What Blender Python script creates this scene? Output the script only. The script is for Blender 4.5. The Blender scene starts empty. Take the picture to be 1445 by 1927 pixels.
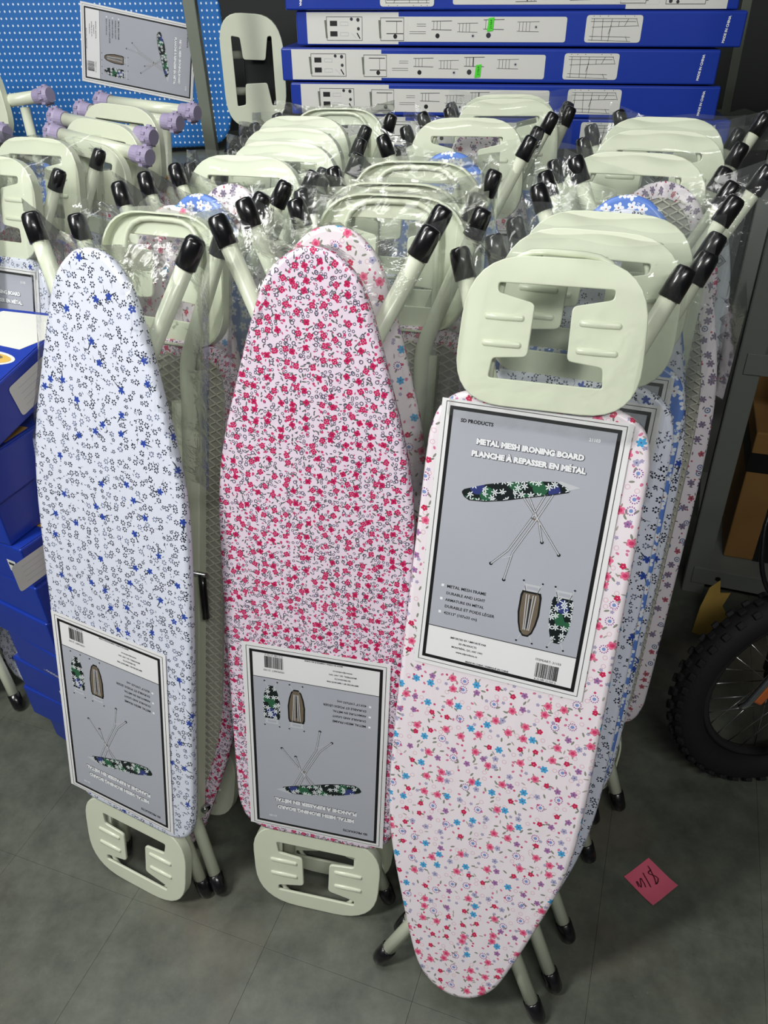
import bpy, bmesh, math, random
from mathutils import Vector, Matrix
R = math.radians
random.seed(7)
sc = bpy.context.scene
C = sc.collection

# ------------------------------------------------------------------ camera
IMG_W, IMG_H, F_PX = 1445, 1927, 1450.0
PITCH, ROLL, CAM_H = 35.0, 2.5, 1.56
cd = bpy.data.cameras.new('camera')
cd.sensor_fit = 'VERTICAL'
cd.sensor_height = 36.0
cd.lens = 36.0 * F_PX / IMG_H
cd.clip_start = 0.02
cam = bpy.data.objects.new('camera', cd)
C.objects.link(cam)
a, b = R(PITCH), R(ROLL)
A = Matrix(((1, 0, 0), (0, -math.sin(a), math.cos(a)), (0, -math.cos(a), -math.sin(a))))
B = Matrix(((math.cos(b), -math.sin(b), 0), (math.sin(b), math.cos(b), 0), (0, 0, 1)))
W = A @ B                                   # columns: image right, image down, forward
m = Matrix((W.col[0], -W.col[1], -W.col[2])).transposed().to_4x4()
m.translation = (0, 0, CAM_H)
cam.matrix_world = m
sc.camera = cam

# ------------------------------------------------------------------ world, exposure, shop lights
sc.view_settings.view_transform = 'Standard'
sc.view_settings.look = 'None'
sc.view_settings.gamma = 1.0
sc.view_settings.use_curve_mapping = False
sc.view_settings.exposure = 0.0
sc.cycles.transparent_max_bounces = 28
sc.cycles.max_bounces = 6
sc.cycles.diffuse_bounces = 3
sc.cycles.glossy_bounces = 3
sc.cycles.adaptive_threshold = 0.03
wd = bpy.data.worlds.new('world')
sc.world = wd
wd.use_nodes = True
wd.node_tree.nodes['Background'].inputs[0].default_value = (0.75, 0.85, 0.95, 1)
wd.node_tree.nodes['Background'].inputs[1].default_value = 0.05

def area(name, loc, target, sx, sy, power, col=(1.0, 1.0, 0.975)):
    l = bpy.data.lights.new(name, 'AREA')
    l.shape = 'RECTANGLE'
    l.size, l.size_y, l.energy, l.color = sx, sy, power, col
    o = bpy.data.objects.new(name, l)
    C.objects.link(o)
    o.location = loc
    d = Vector(target) - Vector(loc)
    o.rotation_euler = d.to_track_quat('-Z', 'Y').to_euler()
    return o
# fluorescent ceiling fittings of the shop
area('ceiling_tube_light_main', (-1.75, 0.05, 2.60), (-0.1, 0.95, 0.8), 0.30, 1.2, 52)
area('ceiling_tube_light_rear', (-0.75, 1.35, 2.9), (-0.15, 1.7, 0.9), 0.25, 1.8, 20)
area('ceiling_tube_light_front', (0.35, -0.95, 2.7), (0.25, 1.2, 1.0), 1.2, 0.2, 27)

# ------------------------------------------------------------------ node helpers
class S:
    """a float socket with arithmetic that writes Math nodes"""
    def __init__(s, nt, sock): s.nt, s.k = nt, sock
    def _m(s, op, o=None, o2=None):
        n = s.nt.nodes.new('ShaderNodeMath'); n.operation = op
        for i, v in enumerate((s, o, o2)):
            if v is None: continue
            if isinstance(v, S): s.nt.links.new(v.k, n.inputs[i])
            else: n.inputs[i].default_value = v
        return S(s.nt, n.outputs[0])
    def __add__(s, o): return s._m('ADD', o)
    __radd__ = __add__
    def __sub__(s, o): return s._m('SUBTRACT', o)
    def __mul__(s, o): return s._m('MULTIPLY', o)
    __rmul__ = __mul__
    def __truediv__(s, o): return s._m('DIVIDE', o)
    def __lt__(s, o): return s._m('LESS_THAN', o)
    def __gt__(s, o): return s._m('GREATER_THAN', o)
    def f(s, op, o=None): return s._m(op, o)

def srgb(r, g, b):
    def c(v):
        v /= 255.0
        return v / 12.92 if v <= 0.04045 else ((v + 0.055) / 1.055) ** 2.4
    return (c(r), c(g), c(b), 1)

def new_mat(name):
    mt = bpy.data.materials.new(name)
    mt.use_nodes = True
    return mt, mt.node_tree, mt.node_tree.nodes['Principled BSDF']

def link_noise_bump(nt, p, scale, strength, dist=0.002, detail=3, coord='Object'):
    tc = nt.nodes.new('ShaderNodeTexCoord')
    n = nt.nodes.new('ShaderNodeTexNoise'); n.inputs['Scale'].default_value = scale; n.inputs['Detail'].default_value = detail
    nt.links.new(tc.outputs[coord], n.inputs['Vector'])
    bp = nt.nodes.new('ShaderNodeBump'); bp.inputs['Strength'].default_value = strength; bp.inputs['Distance'].default_value = dist
    nt.links.new(n.outputs[0], bp.inputs['Height'])
    nt.links.new(bp.outputs[0], p.inputs['Normal'])
    return n

def plain(name, col, rough=0.5, metal=0.0, var=0.08, vscale=18, bump=0.0, bscale=60, coat=0.0, coord='Object'):
    mt, nt, p = new_mat(name)
    p.inputs['Roughness'].default_value = rough
    p.inputs['Metallic'].default_value = metal
    if coat:
        p.inputs['Coat Weight'].default_value = coat
        p.inputs['Coat Roughness'].default_value = 0.12
    tc = nt.nodes.new('ShaderNodeTexCoord')
    n = nt.nodes.new('ShaderNodeTexNoise'); n.inputs['Scale'].default_value = vscale; n.inputs['Detail'].default_value = 4
    nt.links.new(tc.outputs[coord], n.inputs['Vector'])
    mx = nt.nodes.new('ShaderNodeMix'); mx.data_type = 'RGBA'
    c = srgb(*col)
    mx.inputs[6].default_value = tuple(v * (1 - var) for v in c[:3]) + (1,)
    mx.inputs[7].default_value = tuple(min(1, v * (1 + var)) for v in c[:3]) + (1,)
    nt.links.new(n.outputs[0], mx.inputs[0])
    nt.links.new(mx.outputs[2], p.inputs['Base Color'])
    if bump: link_noise_bump(nt, p, bscale, bump, coord=coord)
    return mt

class Print:
    """layered flower print on UV metres"""
    def __init__(s, name, base, rough=0.45, coat=0.35, wrinkle=0.25):
        s.mt, s.nt, s.p = new_mat(name)
        s.p.inputs['Roughness'].default_value = rough
        s.p.inputs['Coat Weight'].default_value = coat
        s.p.inputs['Coat Roughness'].default_value = 0.22
        s.p.inputs['Specular IOR Level'].default_value = 0.35
        s.uv = s.nt.nodes.new('ShaderNodeUVMap')
        rgb = s.nt.nodes.new('ShaderNodeRGB'); rgb.outputs[0].default_value = srgb(*base)
        s.col = rgb.outputs[0]
        tc = s.uv.outputs[0]
        n = s.nt.nodes.new('ShaderNodeTexNoise'); n.inputs['Scale'].default_value = 22; n.inputs['Detail'].default_value = 2
        mp = s.nt.nodes.new('ShaderNodeMapping'); mp.inputs['Scale'].default_value = (1.6, 0.5, 1)
        s.nt.links.new(tc, mp.inputs[0]); s.nt.links.new(mp.outputs[0], n.inputs['Vector'])
        bp = s.nt.nodes.new('ShaderNodeBump'); bp.inputs['Strength'].default_value = wrinkle; bp.inputs['Distance'].default_value = 0.006
        s.nt.links.new(n.outputs[0], bp.inputs['Height']); s.nt.links.new(bp.outputs[0], s.p.inputs['Normal'])
    def cells(s, per_m, rnd=0.75, off=0.0):
        nt = s.nt
        mp = nt.nodes.new('ShaderNodeMapping'); mp.inputs['Scale'].default_value = (per_m, per_m, 1); mp.inputs['Location'].default_value = (off, off * 1.7, 0)
        nt.links.new(s.uv.outputs[0], mp.inputs[0])
        v = nt.nodes.new('ShaderNodeTexVoronoi'); v.voronoi_dimensions = '2D'; v.inputs['Scale'].default_value = 1; v.inputs['Randomness'].default_value = rnd
        nt.links.new(mp.outputs[0], v.inputs['Vector'])
        sb = nt.nodes.new('ShaderNodeVectorMath'); sb.operation = 'SUBTRACT'
        nt.links.new(mp.outputs[0], sb.inputs[0]); nt.links.new(v.outputs['Position'], sb.inputs[1])
        sx = nt.nodes.new('ShaderNodeSeparateXYZ'); nt.links.new(sb.outputs[0], sx.inputs[0])
        sr = nt.nodes.new('ShaderNodeSeparateColor'); nt.links.new(v.outputs['Color'], sr.inputs[0])
        x, y = S(nt, sx.outputs[0]), S(nt, sx.outputs[1])
        k = dict(x=x, y=y, r=(x * x + y * y).f('SQRT'), R=S(nt, sr.outputs[0]), G=S(nt, sr.outputs[1]), B=S(nt, sr.outputs[2]))
        k['th'] = y.f('ARCTAN2', x) + k['G'] * 6.283
        return k
    def petals(s, k, n, rc, rl, rw):
        st = 2 * math.pi / n
        q = k['th'] / st
        d = (q - q.f('ROUND')) * st
        px = (k['r'] * d.f('COSINE') - rc) / rl
        py = k['r'] * d.f('SINE') / rw
        return (px * px + py * py) < 1.0
    def dot(s, k, r): return k['r'] < r
    def ring(s, k, r, w): return (k['r'] - r).f('ABSOLUTE') < w
    def leaf(s, k, l, w, cx=0.0, rot=0.0):
        t = k['G'] * 6.283 + rot
        u = k['x'] * t.f('COSINE') + k['y'] * t.f('SINE') - cx
        v = k['y'] * t.f('COSINE') - k['x'] * t.f('SINE')
        return ((u / l) * (u / l) + (v / w) * (v / w)) < 1.0
    def pick(s, k, lo, hi, ch='R'):
        return (k[ch] > lo) * (k[ch] < hi)
    def put(s, mask, col):
        mx = s.nt.nodes.new('ShaderNodeMix'); mx.data_type = 'RGBA'
        s.nt.links.new(mask.k, mx.inputs[0]); s.nt.links.new(s.col, mx.inputs[6])
        mx.inputs[7].default_value = srgb(*col)
        s.col = mx.outputs[2]
    def done(s):
        s.nt.links.new(s.col, s.p.inputs['Base Color'])
        return s.mt

def print_blue_sprig(name, base):
    p = Print(name, base)
    k = p.cells(98, 0.9, 3.3)
    p.put(p.leaf(k, 0.24, 0.07) * p.pick(k, 0.0, 0.34), (96, 104, 122))
    p.put(p.leaf(k, 0.12, 0.09, 0.2, 1.0) * p.pick(k, 0.2, 0.5), (44, 50, 66))
    k = p.cells(66, 0.85, 9.1)
    fl = p.petals(k, 6, 0.23, 0.105, 0.082)
    p.put(fl * p.pick(k, 0.0, 0.48), (28, 32, 50))
    p.put(fl * p.pick(k, 0.48, 0.66), (104, 112, 140))
    fs = p.petals(k, 5, 0.15, 0.09, 0.07)
    p.put(fs * p.pick(k, 0.66, 0.86), (60, 64, 84))
    p.put(p.leaf(k, 0.36, 0.022) * p.pick(k, 0.86, 1.0), (70, 78, 88))
    p.put(p.leaf(k, 0.10, 0.08, 0.3) * p.pick(k, 0.86, 1.0), (34, 38, 50))
    p.put(p.leaf(k, 0.09, 0.07, 0.18, 0.6) * p.pick(k, 0.86, 1.0), (34, 38, 50))
    k = p.cells(19.5, 0.9, 1.7)
    p.put(p.leaf(k, 0.23, 0.022, 0.1, 0.9) * (k['R'] > 0.22), (58, 66, 84))
    p.put(p.petals(k, 5, 0.068, 0.054, 0.036) * (k['R'] > 0.15), (46, 74, 166))
    return p.done()

def print_berry(name, base):
    p = Print(name, base)
    k = p.cells(150, 0.9, 2.2)
    p.put(p.ring(k, 0.27, 0.085) * p.pick(k, 0.0, 0.36), (98, 90, 112))
    p.put(p.leaf(k, 0.36, 0.15) * p.pick(k, 0.36, 0.66), (92, 92, 100))
    p.put(p.leaf(k, 0.3, 0.16) * p.pick(k, 0.66, 0.84), (196, 84, 128))
    k = p.cells(90, 0.9, 5.9)
    p.put(p.dot(k, 0.20) * p.pick(k, 0.0, 0.3), (206, 70, 118))
    p.put(p.ring(k, 0.22, 0.06) * p.pick(k, 0.3, 0.55), (82, 78, 100))
    p.put(p.leaf(k, 0.36, 0.09, 0.1) * p.pick(k, 0.55, 0.8), (96, 104, 100))
    k = p.cells(51, 0.82, 7.7)
    p.put(p.leaf(k, 0.17, 0.07, 0.27, 0.4), (96, 102, 100))
    p.put(p.petals(k, 4, 0.14, 0.12, 0.12) * (k['R'] > 0.06), (198, 34, 92))
    p.put(p.petals(k, 3, 0.08, 0.05, 0.07) * (k['R'] > 0.4), (232, 118, 158))
    p.put(p.dot(k, 0.05), (120, 14, 56))
    return p.done()

def print_star(name, base):
    p = Print(name, base)
    k = p.cells(76, 0.9, 4.4)
    p.put(p.leaf(k, 0.3, 0.12) * p.pick(k, 0.0, 0.22), (138, 140, 128))
    p.put(p.leaf(k, 0.2, 0.14) * p.pick(k, 0.22, 0.42), (214, 122, 156))
    p.put(p.ring(k, 0.24, 0.04) * p.pick(k, 0.42, 0.62), (228, 190, 202))
    p.put(p.petals(k, 5, 0.13, 0.11, 0.08) * p.pick(k, 0.62, 0.74), (168, 160, 192))
    p.put(p.dot(k, 0.15) * p.pick(k, 0.74, 0.82), (206, 70, 112))
    p.put(p.leaf(k, 0.28, 0.09) * p.pick(k, 0.82, 0.95), (178, 168, 160))
    k = p.cells(41, 0.72, 8.2)
    lf = p.petals(k, 3, 0.31, 0.11, 0.045)
    p.put(lf * p.pick(k, 0.0, 0.27), (150, 140, 124))
    p.put(p.petals(k, 5, 0.15, 0.13, 0.115) * p.pick(k, 0.0, 0.27), (232, 118, 152))
    p.put(p.dot(k, 0.12) * p.pick(k, 0.0, 0.27), (212, 62, 108))
    p.put(p.petals(k, 5, 0.11, 0.09, 0.085) * p.pick(k, 0.27, 0.45), (204, 40, 86))
    p.put(p.leaf(k, 0.12, 0.05, 0.24) * p.pick(k, 0.27, 0.45), (110, 116, 96))
    p.put(p.petals(k, 12, 0.24, 0.045, 0.038) * p.pick(k, 0.45, 0.62), (152, 84, 160))
    p.put(p.dot(k, 0.11) * p.pick(k, 0.45, 0.62), (126, 150, 204))
    p.put(p.petals(k, 5, 0.13, 0.1, 0.085) * p.pick(k, 0.62, 0.74), (166, 112, 164))
    p.put(p.petals(k, 6, 0.12, 0.15, 0.085) * p.pick(k, 0.74, 0.86), (74, 164, 214))
    p.put(p.petals(k, 5, 0.12, 0.1, 0.085) * p.pick(k, 0.86, 1.0), (176, 172, 202))
    p.put(p.dot(k, 0.05) * p.pick(k, 0.62, 1.0), (92, 92, 140))
    return p.done()

def print_daisy(name, base):
    p = Print(name, base)
    k = p.cells(45, 0.55, 6.1)
    p.put(p.petals(k, 5, 0.23, 0.17, 0.125) * (k['R'] > 0.05), (236, 240, 248))
    p.put(p.dot(k, 0.2) * (k['R'] > 0.05), (236, 240, 248))
    p.put(p.dot(k, 0.06), (150, 84, 72))
    k = p.cells(80, 0.9, 2.9)
    p.put(p.petals(k, 4, 0.14, 0.08, 0.07) * p.pick(k, 0.0, 0.12), (216, 226, 246))
    return p.done()

def print_grey_floral(name, base):
    p = Print(name, base)
    k = p.cells(88, 0.9, 1.4)
    p.put(p.leaf(k, 0.3, 0.11) * p.pick(k, 0.0, 0.4), (120, 112, 116))
    p.put(p.dot(k, 0.16) * p.pick(k, 0.4, 0.56), (176, 84, 104))
    k = p.cells(46, 0.8, 3.8)
    p.put(p.petals(k, 6, 0.2, 0.13, 0.09) * p.pick(k, 0.0, 0.5), (122, 108, 136))
    p.put(p.petals(k, 5, 0.16, 0.12, 0.1) * p.pick(k, 0.5, 0.72), (178, 88, 100))
    p.put(p.ring(k, 0.2, 0.05) * p.pick(k, 0.72, 0.9), (108, 128, 160))
    p.put(p.dot(k, 0.07), (90, 74, 90))
    return p.done()

def print_diamond(name, base):
    p = Print(name, base)
    k = p.cells(24, 0.12, 0.3)
    d = k['x'].f('ABSOLUTE') + k['y'].f('ABSOLUTE')
    p.put(d < 0.34, (98, 104, 112))
    p.put((d - 0.24).f('ABSOLUTE') < 0.02, (190, 196, 202))
    p.put(d < 0.10, (196, 202, 206))
    return p.done()

def print_polka(name, base):
    p = Print(name, base, wrinkle=0.1)
    k = p.cells(84, 0.0, 0.2)
    p.put(p.dot(k, 0.17), (226, 238, 250))
    return p.done()

def print_bright_daisy(name, base):
    p = Print(name, base)
    k = p.cells(20, 0.6, 2.6)
    f = p.petals(k, 8, 0.24, 0.15, 0.065)
    p.put(f * p.pick(k, 0, .4), (226, 150, 70)); p.put(f * p.pick(k, .4, .75), (72, 110, 168)); p.put(f * p.pick(k, .75, 1), (120, 160, 90))
    p.put(p.dot(k, 0.08), (240, 230, 150))
    return p.done()

def print_foliage(name):
    p = Print(name, (20, 30, 30), wrinkle=0)
    k = p.cells(55, 0.85, 1.1)
    p.put(p.dot(k, 0.6) * p.pick(k, .35, .6), (44, 96, 66)); p.put(p.dot(k, 0.6) * p.pick(k, .6, .8), (52, 62, 122))
    k = p.cells(95, 0.8, 5.2)
    p.put(p.petals(k, 6, 0.30, 0.25, 0.085) * p.pick(k, 0, .74), (226, 232, 234))
    return p.done()

M = {}
M['sprig'] = print_blue_sprig('cotton_white_blue_sprigs', (222, 226, 240))
M['berry'] = print_berry('cotton_pink_berries', (238, 220, 236))
M['star'] = print_star('cotton_pink_stars', (240, 230, 236))
M['daisy'] = print_daisy('cotton_blue_daisies', (96, 134, 212))
M['grey'] = print_grey_floral('cotton_mauve_floral', (230, 222, 228))
M['diamond'] = print_diamond('cotton_grey_diamonds', (206, 214, 222))
M['polka'] = print_polka('cotton_blue_polka', (38, 112, 188))
M['bright'] = print_bright_daisy('cotton_bright_daisies', (236, 232, 226))
M['foliage'] = print_foliage('foliage_print')
M['mint'] = plain('mint_painted_metal', (222, 228, 205), 0.33, 0.0, 0.03, 30, coat=0.25)
M['rubber'] = plain('black_plastic_cap', (17, 17, 19), 0.28, 0.0, 0.1, 40, bump=0.15, bscale=160, coat=0.6)
M['pad'] = plain('grey_felt_backing', (168, 166, 156), 0.9, 0, 0.1, 60, bump=0.3, bscale=220)
M['wire'] = plain('mesh_strand', (206, 206, 190), 0.5, 0.1, 0.05)
M['steel'] = plain('bright_steel', (190, 192, 190), 0.25, 1.0, 0.05)
M['lilac'] = plain('lilac_plastic', (168, 158, 188), 0.45, 0, 0.06, 40)
M['paper'] = plain('label_paper', (236, 236, 236), 0.5, 0, 0.015, 12, coat=0.2)
M['ink'] = plain('black_ink', (18, 18, 20), 0.5, 0, 0.05)
M['field'] = plain('grey_blue_print', (176, 179, 188), 0.42, 0, 0.05, 9, coat=0.2)
M['white_ink'] = plain('white_ink', (240, 242, 244), 0.5, 0, 0.01)
M['dark_ink'] = plain('dark_print', (44, 46, 54), 0.5, 0, 0.05)
M['silver_ink'] = plain('silver_print', (196, 198, 202), 0.5, 0, 0.05)
M['brown_ink'] = plain('brown_print', (112, 100, 84), 0.5, 0, 0.15, 60)
M['blue_box'] = plain('blue_carton', (27, 58, 164), 0.34, 0, 0.07, 7, coat=0.2)
M['white_card'] = plain('white_carton_print', (222, 222, 216), 0.45, 0, 0.02, 9)
M['green_tag'] = plain('green_price_tag', (80, 226, 50), 0.5, 0, 0.03)
M['gold'] = plain('gold_band', (206, 156, 62), 0.4, 0, 0.12, 20)
M['post'] = plain('grey_green_steel', (112, 118, 106), 0.5, 0.0, 0.08, 10, bump=0.05)
M['shelf_grey'] = plain('grey_shelf_steel', (122, 126, 120), 0.5, 0, 0.08, 8)
M['card'] = plain('brown_cardboard', (146, 108, 58), 0.8, 0, 0.12, 12)
M['yellow_card'] = plain('yellow_cardboard', (206, 170, 84), 0.8, 0, 0.12, 14)
M['black_tape'] = plain('black_tape', (22, 22, 22), 0.4, 0, 0.1)
M['dark_wall'] = plain('dark_wall_paint', (54, 56, 56), 0.8, 0, 0.15, 3, coord='Generated')
M['rubber_tyre'] = plain('tyre_rubber', (24, 24, 25), 0.75, 0, 0.15, 50, bump=0.3, bscale=200)
M['orange'] = plain('orange_reflector', (206, 110, 58), 0.3, 0, 0.08)
M['dark_metal'] = plain('dark_painted_metal', (44, 46, 46), 0.35, 0.2, 0.1)
M['note'] = plain('pink_sticky_note', (244, 112, 138), 0.7, 0, 0.06, 30)
M['marker'] = plain('dark_red_marker', (70, 6, 24), 0.6, 0, 0.05)
M['grey_foil'] = plain('grey_bagged_cloth', (128, 130, 140), 0.3, 0, 0.25, 40, bump=0.5, bscale=50, coat=0.5)

# floor tile: grey green vinyl with brown scuffs
def floor_mat():
    mt, nt, p = new_mat('grey_green_vinyl_tile')
    p.inputs['Roughness'].default_value = 0.42
    ge = nt.nodes.new('ShaderNodeNewGeometry')
    def noise(sc_, det, rough=0.6):
        n = nt.nodes.new('ShaderNodeTexNoise'); n.inputs['Scale'].default_value = sc_; n.inputs['Detail'].default_value = det; n.inputs['Roughness'].default_value = rough
        nt.links.new(ge.outputs['Position'], n.inputs['Vector']); return n
    def ramp(n, stops):
        r = nt.nodes.new('ShaderNodeValToRGB'); nt.links.new(n.outputs[0], r.inputs[0])
        r.color_ramp.elements[0].position, r.color_ramp.elements[0].color = stops[0]
        r.color_ramp.elements[1].position, r.color_ramp.elements[1].color = stops[1]
        return r
    base = ramp(noise(11, 8, 0.7), [(0.3, srgb(70, 75, 66)), (0.72, srgb(106, 110, 98))])
    br = ramp(noise(3.2, 3), [(0.52, (0, 0, 0, 1)), (0.75, (0.5, 0.5, 0.5, 1))])
    sp = ramp(noise(60, 4, 0.8), [(0.68, (0, 0, 0, 1)), (0.80, (0.55, 0.55, 0.55, 1))])
    mx = nt.nodes.new('ShaderNodeMix'); mx.data_type = 'RGBA'
    nt.links.new(br.outputs[0], mx.inputs[0]); nt.links.new(base.outputs[0], mx.inputs[6]); mx.inputs[7].default_value = srgb(112, 92, 78)
    m2 = nt.nodes.new('ShaderNodeMix'); m2.data_type = 'RGBA'
    nt.links.new(sp.outputs[0], m2.inputs[0]); nt.links.new(mx.outputs[2], m2.inputs[6]); m2.inputs[7].default_value = srgb(176, 178, 168)
    nt.links.new(m2.outputs[2], p.inputs['Base Color'])
    link_noise_bump(nt, p, 30, 0.08, coord='Object')
    return mt
M['floor'] = floor_mat()

def film_mat(name, strength):
    mt, nt, p = new_mat(name)
    nt.nodes.remove(p)
    out = nt.nodes['Material Output']
    tr = nt.nodes.new('ShaderNodeBsdfTransparent'); tr.inputs[0].default_value = (0.985, 0.99, 0.985, 1)
    gl = nt.nodes.new('ShaderNodeBsdfGlossy'); gl.inputs['Roughness'].default_value = 0.10
    df = nt.nodes.new('ShaderNodeBsdfDiffuse'); df.inputs[0].default_value = (0.85, 0.9, 0.9, 1)
    uv = nt.nodes.new('ShaderNodeUVMap')
    mp = nt.nodes.new('ShaderNodeMapping'); mp.inputs['Scale'].default_value = (9, 14, 1)
    nt.links.new(uv.outputs[0], mp.inputs[0])
    n = nt.nodes.new('ShaderNodeTexNoise'); n.inputs['Scale'].default_value = 2.2; n.inputs['Detail'].default_value = 4; n.inputs['Distortion'].default_value = 0.8
    nt.links.new(mp.outputs[0], n.inputs['Vector'])
    bp = nt.nodes.new('ShaderNodeBump'); bp.inputs['Strength'].default_value = strength; bp.inputs['Distance'].default_value = 0.010
    nt.links.new(n.outputs[0], bp.inputs['Height'])
    nt.links.new(bp.outputs[0], gl.inputs['Normal'])
    lw = nt.nodes.new('ShaderNodeLayerWeight'); lw.inputs['Blend'].default_value = 0.28
    nt.links.new(bp.outputs[0], lw.inputs['Normal'])
    fac = (S(nt, lw.outputs['Fresnel']) * 0.58 + 0.014).f('MINIMUM', 0.75)
    m1 = nt.nodes.new('ShaderNodeMixShader'); nt.links.new(fac.k, m1.inputs[0])
    m0 = nt.nodes.new('ShaderNodeMixShader'); m0.inputs[0].default_value = 0.02
    nt.links.new(tr.outputs[0], m0.inputs[1]); nt.links.new(df.outputs[0], m0.inputs[2])
    nt.links.new(m0.outputs[0], m1.inputs[1]); nt.links.new(gl.outputs[0], m1.inputs[2])
    nt.links.new(m1.outputs[0], out.inputs[0])
    return mt
M['film'] = film_mat('clear_shrink_film', 0.40)
M['film_tight'] = film_mat('clear_film_drawn_tight', 0.10)

# ------------------------------------------------------------------ object helpers
def mesh_obj(name, me, parent=None, mats=None):
    o = bpy.data.objects.new(name, me)
    C.objects.link(o)
    if parent is not None: o.parent = parent
    if mats is not None and not me.materials:
        for q in (mats if isinstance(mats, (list, tuple)) else [mats]): me.materials.append(M[q] if isinstance(q, str) else q)
    return o

def bm_mesh(bm, name, smooth=False):
    me = bpy.data.meshes.new(name)
    bmesh.ops.recalc_face_normals(bm, faces=bm.faces)
    if smooth:
        for f_ in bm.faces: f_.smooth = True
    bm.to_mesh(me); bm.free()
    return me

def pyd(name, v, f_, smooth=False):
    me = bpy.data.meshes.new(name)
    me.from_pydata(v, [], f_)
    if smooth: me.shade_smooth()
    me.update()
    return me

def tag(o, label=None, cat=None, group=None, kind=None):
    if label: o['label'] = label
    if cat: o['category'] = cat
    if group: o['group'] = group
    if kind: o['kind'] = kind
    return o

def empty(name, mw, label, cat, group=None):
    o = bpy.data.objects.new(name, None)
    o.empty_display_size = 0.05
    C.objects.link(o)
    o.matrix_world = mw
    return tag(o, label, cat, group)

def box_bm(bm, sx, sy, sz, mw=None, bev=0.0):
    r = bmesh.ops.create_cube(bm, size=1.0)
    bmesh.ops.scale(bm, vec=(sx, sy, sz), verts=r['verts'])
    if bev:
        es = list({e for v in r['verts'] for e in v.link_edges})
        r2 = bmesh.ops.bevel(bm, geom=es, offset=bev, segments=2, affect='EDGES', profile=0.5)
        vs = {v for f_ in r2['faces'] for v in f_.verts} | {v for v in r['verts'] if v.is_valid}
    else:
        vs = r['verts']
    if mw is not None: bmesh.ops.transform(bm, matrix=mw, verts=list(vs))

def box_mesh(name, sx, sy, sz, bev=0.003, at=(0, 0, 0)):
    bm = bmesh.new()
    box_bm(bm, sx, sy, sz, None, bev)
    bmesh.ops.translate(bm, vec=at, verts=bm.verts)
    return bm_mesh(bm, name)

def tube_mesh(name, pts, r, n=12, caps=True):
    pts = [Vector(p) for p in pts]
    v, f_ = [], []
    up = None
    for i, p in enumerate(pts):
        d = (pts[min(i + 1, len(pts) - 1)] - pts[max(i - 1, 0)]).normalized()
        if up is None:
            up = d.orthogonal().normalized()
        up = (up - d * up.dot(d)).normalized()
        q = d.cross(up)
        rr = r[i] if isinstance(r, (list, tuple)) else r
        for j in range(n):
            an = 2 * math.pi * j / n
            v.append(p + (up * math.cos(an) + q * math.sin(an)) * rr)
    for i in range(len(pts) - 1):
        for j in range(n):
            f_.append((i * n + j, i * n + (j + 1) % n, (i + 1) * n + (j + 1) % n, (i + 1) * n + j))
    ns = len(f_)
    if caps:
        f_.append(tuple(range(n))[::-1]); f_.append(tuple(range((len(pts) - 1) * n, len(pts) * n)))
    me = pyd(name, v, f_)
    me.polygons.foreach_set('use_smooth', [i < ns for i in range(len(f_))])
    return me

def smooth_path(pts, k=5):
    """round the corners of a polyline"""
    pts = [Vector(p) for p in pts]
    out = [pts[0]]
    for i in range(1, len(pts) - 1):
        a_, p, c_ = pts[i - 1], pts[i], pts[i + 1]
        h = min((p - a_).length, (c_ - p).length) * 0.35
        s_, e_ = p + (a_ - p).normalized() * h, p + (c_ - p).normalized() * h
        for j in range(k + 1):
            t = j / k
            out.append(s_ * (1 - t) ** 2 + p * 2 * t * (1 - t) + e_ * t * t)
    out.append(pts[-1])
    return out

# ------------------------------------------------------------------ ironing board parts (local: x across, y tail 0 to nose 1.085, z out of the face)
LEN = 1.085
PT = [0, .003, .012, .03, .06, .1, .3, .6, .72, .80, .88, .96, 1.02, 1.05, 1.07, 1.08, 1.085]
PW = [.09, .108, .127, .143, .152, .155, .158, .16, .155, .142, .121, .098, .078, .062, .042, .025, 0.0]
def hw(t):
    if t <= PT[0]: return PW[0]
    for i in range(len(PT) - 1):
        if t <= PT[i + 1]:
            return PW[i] + (PW[i + 1] - PW[i]) * (t - PT[i]) / (PT[i + 1] - PT[i])
    return 0.0

def outline():
    def cr(p0, p1, p2, p3, t):
        return 0.5 * ((2 * p1) + (p2 - p0) * t + (2 * p0 - 5 * p1 + 4 * p2 - p3) * t * t + (3 * p1 - p0 - 3 * p2 + p3) * t ** 3)
    right = [Vector((w_, t_)) for t_, w_ in zip(PT, PW)]
    pts = [Vector((0, 0))] + right
    ext = [Vector((-right[0].x, 0))] + pts + [Vector((-right[-2].x, right[-2].y))]
    res = [Vector((0, 0))]
    for i in range(1, len(ext) - 2):
        k = 6 if (ext[i + 1] - ext[i]).length > 0.15 else 3
        for j in range(1, k + 1):
            res.append(cr(ext[i - 1], ext[i], ext[i + 1], ext[i + 2], j / k))
    left = [Vector((-p.x, p.y)) for p in res[1:-1]][::-1]
    return res + left
OUT = outline()
NO = len(OUT)
ONRM = []
for i in range(NO):
    d = (OUT[(i + 1) % NO] - OUT[i - 1]).normalized()
    ONRM.append(Vector((d.y, -d.x)))

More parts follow.
